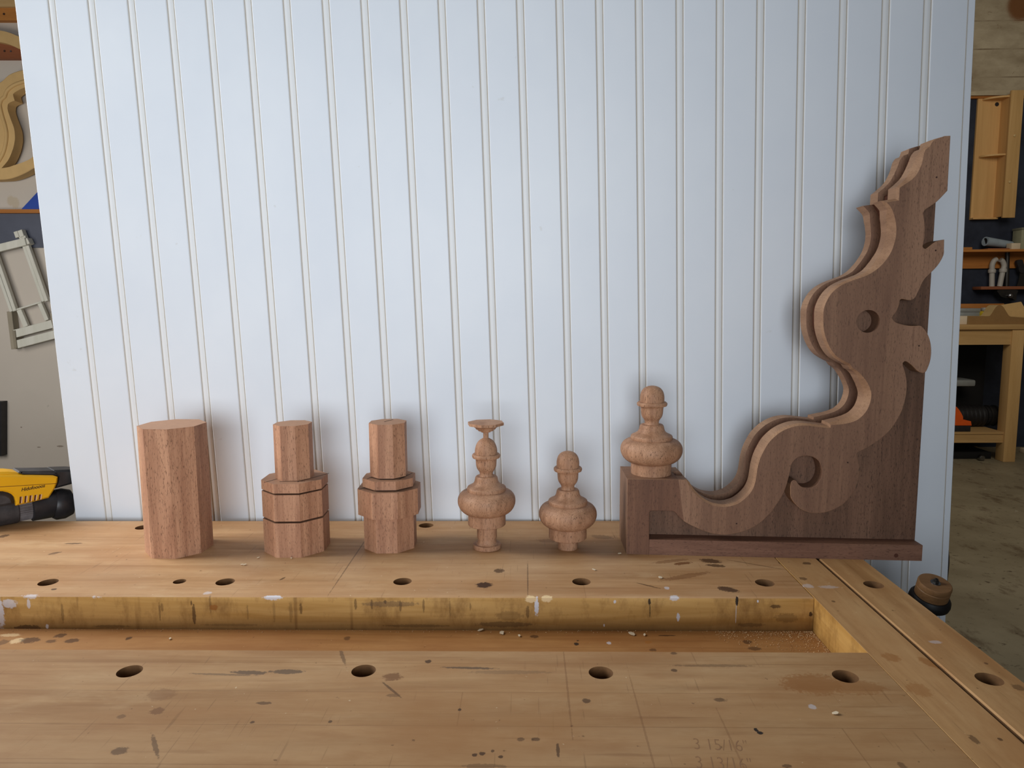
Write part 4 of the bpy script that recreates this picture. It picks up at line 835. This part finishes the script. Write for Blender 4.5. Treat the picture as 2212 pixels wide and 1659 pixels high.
a, b = gp(*rz(835, 400), YS + .02), gp(*rz(975, 312), YS + .02)
o = boxo('wood_block', (a.x, YS + .01, z1 + .0002), (b.x, YS + .07, b.z), M['pale_block'], None, 0.002); tag(o, 'pale square wooden block at the end of the roll on the wall shelf', 'block')
a, b = gp(*rz(985, 400), YS + .02), gp(*rz(1160, 110), YS + .02)
o = thing('storage_box', 'tall grey-green box standing on the wall shelf beside the pale block', 'box', (a.x, YS + .05, z1))
boxo('case', (a.x, YS + .02, z1 + .0002), (b.x, YS + .12, b.z), plain('grey_green_card', sr(150, 148, 120), 0.6), o, 0.003)
boxo('lid', (a.x - .004, YS + .016, b.z), (b.x + .004, YS + .124, b.z + .016), plain('grey_green_lid', sr(120, 118, 100), 0.6), o, 0.003)
# hanging tools under the shelf
YH = YW - .10
rack = thing('tool_rack', 'thin lower rail below the wall shelf with tools standing behind it', 'rail', gp(*rz(700, 995), YH))
a = gp(*rz(360, 985), YH); b = gp(2420, 622, YH); z = a.z
boxo('rail', (a.x, YH - .03, z - .012), (b.x, YW - .0205, z + .012), M['brown_board'], rack, 0.004)
cl = thing('spring_clamp', 'white U-shaped pipe clamp standing on the thin rail below the wall shelf', 'clamp', gp(*rz(640, 970), YH))
top = [(555, 960), (558, 730), (562, 640), (590, 575), (630, 552)]; top2 = [(672, 965), (700, 820), (722, 720), (738, 650), (720, 590), (685, 560)]
for L in (top, top2):
    q = [gp(*rz(x, y), YH + .02) for x, y in L]; q[0].z = z + .0125
    S = spline([(p.x * 1000, p.z * 1000, 0, 0) for p in q], 8, closed=False)
    bm = bmesh.new(); tube(bm, [(p[0] / 1000, YH + .02, p[1] / 1000) for p in S], .0185, 14); arm = link('arm', mesh(bm), M['white_plastic'], cl, 60)
    m_ = gp(*rz(*(L[1] if L is top else L[2])), YH + .02)
    bm = bmesh.new(); lathe(bm, [(.024, -.014), (.026, -.008), (.026, .008), (.022, .014)], 20, Matrix.Translation(m_)); link('cuff', mesh(bm), M['white_plastic'], arm, 40)
q0, q1 = gp(*rz(775, 965), YH + .03), gp(*rz(790, 452), YH + .03)
bm = bmesh.new(); tube(bm, [(q0.x, YH + .03, z + .0125), (q1.x, YH + .03, q1.z)], .016, 12); o = link('steel_bar', mesh(bm), M['dark_steel'], None, 50); tag(o, 'straight dark metal bar standing beside the white clamp below the wall shelf', 'bar')
sw = thing('hand_saw', 'dark tool with a black handle standing right of the metal bar below the wall shelf', 'tool', gp(*rz(960, 970), YH))
xz_plate('blade', [(925, 972), (960, 860), (985, 720), (1100, 720), (1130, 972)], YH + .02, YH + .026, M['dark_steel'], 6.913, 2062, 480, sw)
xz_plate('handle', [(935, 580), (1010, 560), (1040, 640), (1060, 740), (980, 750), (950, 660)], YH + .01, YH + .036, M['black_plastic'], 6.913, 2062, 480, sw, False)
pl_ = thing('bench_plane', 'small dark plane with a round knob hanging under the thin rail', 'plane', gp(*rz(780, 1090), YH))
xz_plate('body', [(655, 1012), (665, 1070), (700, 1110), (760, 1130), (850, 1135), (890, 1160), (920, 1165), (925, 1090), (930, 1012)], YH - .02, YH + .03, M['dark_steel'], 6.913, 2062, 480, pl_, False)
q = gp(*rz(808, 1098), YH - .03); bm = bmesh.new(); lathe(bm, [(.008, 0), (.008, .02), (.016, .026), (.018, .034), (.012, .042), (0, .044)], 20, Matrix.Translation((q.x, YH - .02, q.z)) @ Matrix.Rotation(math.pi / 2, 4, 'X')); link('knob', mesh(bm), M['steel'], pl_, 50)

# small workbench
tb = thing('side_table', 'pale timber workbench with a lower shelf against the far right wall', 'workbench', (3.4, YT + .25, 0))
def tz(x, y): return (2042 + x / 4.74, 680 + y / 4.74)
ztop = gp(*tz(300, 100), YT).z; zap1 = gp(*tz(300, 150), YT).z; zap0 = gp(*tz(300, 308), YT).z
xl_ = (gp(*tz(672, 140), YT).x + gp(*tz(612, 1500), YT).x) / 2; xr_ = (gp(*tz(800, 140), YT).x + gp(*tz(733, 1500), YT).x) / 2
tx0 = 2.05; yb = YW - .03
boxo('table_top', (tx0, YT - .012, ztop - .035), (xr_ + .005, yb, ztop), M['pine_x'], tb, 0.003)
boxo('apron', (tx0 + .02, YT + .012, zap0), (xl_, YT + .05, ztop - .0352), M['pine_x'], tb)
for lx in (xl_, tx0 + .02):
    boxo('leg', (lx, YT, 0), (lx + xr_ - xl_, YT + .09, ztop - .0353), M['pine'], tb, 0.003)
    boxo('leg', (lx, yb - .09, 0), (lx + xr_ - xl_, yb, ztop - .0353), M['pine'], tb, 0.003)
boxo('shade_sheet', (tx0 + .02, yb - .12, .03), (xr_ - .002, yb - .092, ztop - .0353), M['shade_black'], tb)  # added black sheet standing for the dark under the table
zs1 = gp(*tz(300, 1205), YT + .02).z; zs0 = gp(*tz(300, 1310), YT + .02).z
boxo('shelf_rail', (tx0 + .11, YT + .02, zs0), (xl_ - .0002, YT + .058, zs1 - .012), M['pine_x'], tb)
boxo('lower_shelf', (tx0 + .02, YT + .0595 - .045, zs1 - .0118), (xl_ - .0004, yb - .122, zs1 + .004), M['pine_x'], tb)
SPz = zs1 + .0042
# things on it
Yc = YT + .03
cam_ = thing('camelback_template', 'brown fibreboard template with a humped top edge lying on the far workbench', 'template', gp(*rz(640, 1540), Yc))
o = xz_plate('front_board', [(205, 1533, 1), (208, 1402, 1), (400, 1402, 1), (510, 1402, 0), (550, 1370, 0), (600, 1290, 0), (640, 1248, 0), (680, 1238, 0), (722, 1258, 0), (770, 1330, 0), (808, 1390, 0), (840, 1410, 1), (1037, 1424, 1), (1500, 1450, 1), (1500, 1600, 1)], Yc, Yc + .10, M['mdf_shaded'], 6.913, 2062, 480, cam_)
o.data.materials.append(M['mdf_edge'])
for f in o.data.polygons: f.material_index = 1 if abs(f.normal.y) < .5 else 0
for v in o.data.vertices:
    v.co.z = max(v.co.z, ztop + .0003)
o = None
a, b = gp(*rz(60, 1520), Yc + .0), gp(*rz(200, 1400), Yc)
o = boxo('wood_block', (a.x - .1, Yc, ztop + .0002), (b.x - .003, Yc + .09, b.z), M['pale_block'], None, 0.003); tag(o, 'pale wooden block on the far workbench left of the humped template', 'block')
Yd = Yc + .16
a, b = gp(*rz(60, 1385), Yd), gp(*rz(385, 1285), Yd)
o = thing('tool_case', 'flat grey metal case on the far workbench behind the pale block', 'case', (a.x, Yd + .08, ztop))
boxo('tray', (a.x, Yd, ztop + .0002), (b.x, Yd + .14, a.z + .02), M['grey_metal'], o, 0.004); boxo('lid', (a.x - .003, Yd - .003, a.z + .0202), (b.x + .003, Yd + .143, b.z), M['grey_metal'], o, 0.004)
a, b = gp(*rz(400, 1385), Yd - .02), gp(*rz(545, 1325), Yd - .02)
o = thing('tape_measure', 'yellow tape measure with a white top on the far workbench', 'tape measure', (a.x, Yd, ztop))
boxo('case', (a.x, Yd - .03, ztop + .0002), (b.x, Yd + .02, b.z - .002), M['yellow_tape'], o, 0.008); boxo('face', (a.x + .012, Yd - .025, b.z - .0018), (b.x - .03, Yd + .015, b.z + .024), M['white_plastic'], o, 0.006)
Ye = Yd + .17
a, b = gp(*rz(60, 1250), Ye), gp(*rz(540, 1215), Ye)
o = boxo('wood_plank', (a.x, Ye, ztop + .0002), (b.x + .1, Ye + .035, b.z), M['orange_pine'], None, 0.002); tag(o, 'orange-brown plank standing on edge at the back of the far workbench', 'plank')
Yf = Yd - .03
bp = xz_plate('back_board', [(690, 1238), (995, 1188), (1035, 1260), (1500, 1230), (1500, 1560), (690, 1530)], Yf - .015, Yf - .003, M['mdf'], 6.913, 2062, 480)
for v in bp.data.vertices: v.co.z = max(v.co.z, ztop + .0003)
tag(bp, 'brown fibreboard offcut standing behind the hump of the camelback template', 'board')
# under the table
Yv = YT + .16
vac = thing('dust_collector', 'black ribbed machine with a chrome end on the lower shelf of the far workbench', 'machine', gp(*tz(300, 1150), Yv + .1))
c0, c1 = gp(*tz(90, 985), Yv + .09), gp(*tz(605, 985), Yv + .09); rv = .080
prof = []; L = c1.x - c0.x; n_ = 15; ub_ = L * .58
for k in range(n_):
    u = -.25 + (ub_ + .25) * k / n_; prof += [(rv, u), (rv, u + .016), (rv * .93, u + .018), (rv * .93, u + .024)]
zc = SPz + rv + .001
mx = Matrix.Translation((c0.x, Yv + .09, zc)) @ Matrix.Rotation(math.pi / 2, 4, 'Y')
lo('ribbed_body', prof, M['machine_black'], vac, 36, mx, 30)
for k in (0, 1): lo('ring', [(rv * .9, ub_ + .02 + k * .05), (rv * .97, ub_ + .022 + k * .05), (rv * .97, ub_ + .034 + k * .05), (rv * .88, ub_ + .036 + k * .05)], M['dark_steel'], vac, 36, mx, 30)
lo('shoulder', [(rv * .9, ub_), (rv * .88, ub_ + .09), (rv * .62, L * .82), (rv * .55, L * .84)], M['machine_black'], vac, 36, mx, 30)
lo('chrome_end', [(rv * .5, L * .835), (rv * .52, L * .84), (rv * .52, L * .985), (rv * .44, L)], M['chrome'], vac, 36, mx, 30)
orr = thing('orange_sander', 'orange tool with a black base on the lower shelf of the far workbench', 'power tool', gp(*tz(150, 1170), YT + .05))
o = xz_plate('body', [(0, 900, 1), (95, 935, 0), (140, 975, 0), (178, 1040, 0), (188, 1080, 0), (262, 1095, 1), (268, 1132, 1), (0, 1132, 1), (-60, 1132, 1), (-60, 900, 1)], YT + .03, YT + .11, M['orange_plastic'], 4.74, 2042, 680, orr, bev=.003)
zo = min(v.co.z for v in o.data.vertices); a, b = gp(*tz(-60, 1150), YT + .03), gp(*tz(260, 1150), YT + .03)
boxo('base', (a.x, YT + .028, SPz), (b.x, YT + .112, zo), M['black_plastic'], orr, 0.003)
a, b = gp(*tz(80, 700), YT + .2), gp(*tz(315, 700), YT + .2); zt1, zt0 = gp(*tz(200, 668), YT + .2).z, gp(*tz(200, 735), YT + .2).z
rt = thing('grey_stand', 'pale grey platform on a dark stand under the top of the far workbench', 'stand', (a.x, YT + .3, SPz))
boxo('platform', (a.x - .2, YT + .2, zt0), (b.x, YT + .395, zt1), M['grey_metal'], rt, 0.012)
boxo('column', (a.x - .17, YT + .34, SPz + .0), (a.x - .12, YT + .39, zt0), M['black_plastic'], rt, 0.006)
q = onz(2139, 996, 0.02); bm = bmesh.new(); lathe(bm, [(.016, -.018), (.022, -.010), (.022, .010), (.016, .018), (.008, .018)], 20, Matrix.Translation((q.x, q.y + .1, .022)) @ Matrix.Rotation(math.pi / 2, 4, 'X')); o = link('castor_wheel', mesh(bm), M['steel'], None, 40); tag(o, 'small shiny metal wheel on the floor under the far workbench', 'wheel')
a = onz(2075, 1000, 0.0)
o = boxo('floor_shadow', (1.9, YT + .10, 0.0002), (xl_ - .02, YT + .40, .05), M['shade_black'], None, .004); tag(o, 'added dark slab standing for the shadow under the far workbench', 'board')  # dark slab added in place of the shadow below the workbench
q = gp(*tz(790, 1395), YT + .3)
o = boxo('wood_offcut', (q.x, YT + .25, 0.0002), (q.x + .3, YT + .33, q.z + .02), M['pale_block'], None, .003); tag(o, 'pale timber offcut on the floor right of the far workbench leg', 'offcut')

# ------------------------------------------------------------------ chips and dust
for k, (px, py, zz, s) in enumerate(((1338, 1197, BZ, 3.6), (630, 1207, BZ, 2), (1038, 1362.5, TZ, 4.5), (1085, 1369, TZ, 4.5), (1365, 1371, TZ, 5), (1392, 1373, TZ, 3), (1122, 1375, TZ, 2.6), (1426, 1249, BZ, 3.6), (1804, 1543, BZ, 4), (558, 1206, BZ, 2.4), (529, 1221, BZ, 2.6), (523, 1221, BZ, 2.2), (368, 1381, TZ, 2.4), (1283, 1232, BZ, 3))):
    c = onz(px, py, zz); bm = bmesh.new(); s /= 1000 * 1.35
    n_ = 7; L = [(s * (.7 + .5 * random.random()) * math.cos(2 * math.pi * i / n_), s * (.4 + .5 * random.random()) * math.sin(2 * math.pi * i / n_)) for i in range(n_)]
    rz_ = random.random() * 3; me = plate([L], lambda x, y, d: (x, y, .0009 + d + x * .1), 0, .0005); bm.free()
    o = link('wood_chip', me, M['pale_block'], None); o.location = (c.x, c.y, zz); o.rotation_euler.z = rz_
    where = 'in the tool tray' if zz == TZ else 'on the bench top'
    tag(o, 'tiny pale wood chip lying ' + where, 'wood chip', 'wood chips ' + where)
bm = bmesh.new()
for k in range(900):
    if k < 600:
        u, v = random.random() ** 2, random.random() ** 2; x = 0.2915 - .10 * u; y = YB0 - .0015 - .055 * v * (1 - u * .6)
    else:
        x = 0.29 - 1.2 * random.random(); y = YB0 - .001 - .006 * random.random() ** 2
    r = .0003 + .0005 * random.random(); a = random.random() * 6.28
    p = [bm.verts.new((x + r * math.cos(a + t), y + r * math.sin(a + t), TZ + .0002)) for t in (0, 2.1, 4.2)] + [bm.verts.new((x, y, TZ + .0002 + r * .8))]
    for f in ((0, 1, 2), (0, 1, 3), (1, 2, 3), (2, 0, 3)): bm.faces.new([p[i] for i in f])
o = link('sawdust', mesh(bm), M['dust'], None); tag(o, 'pale sawdust gathered in the right corner of the tool tray', 'sawdust', None, 'stuff')
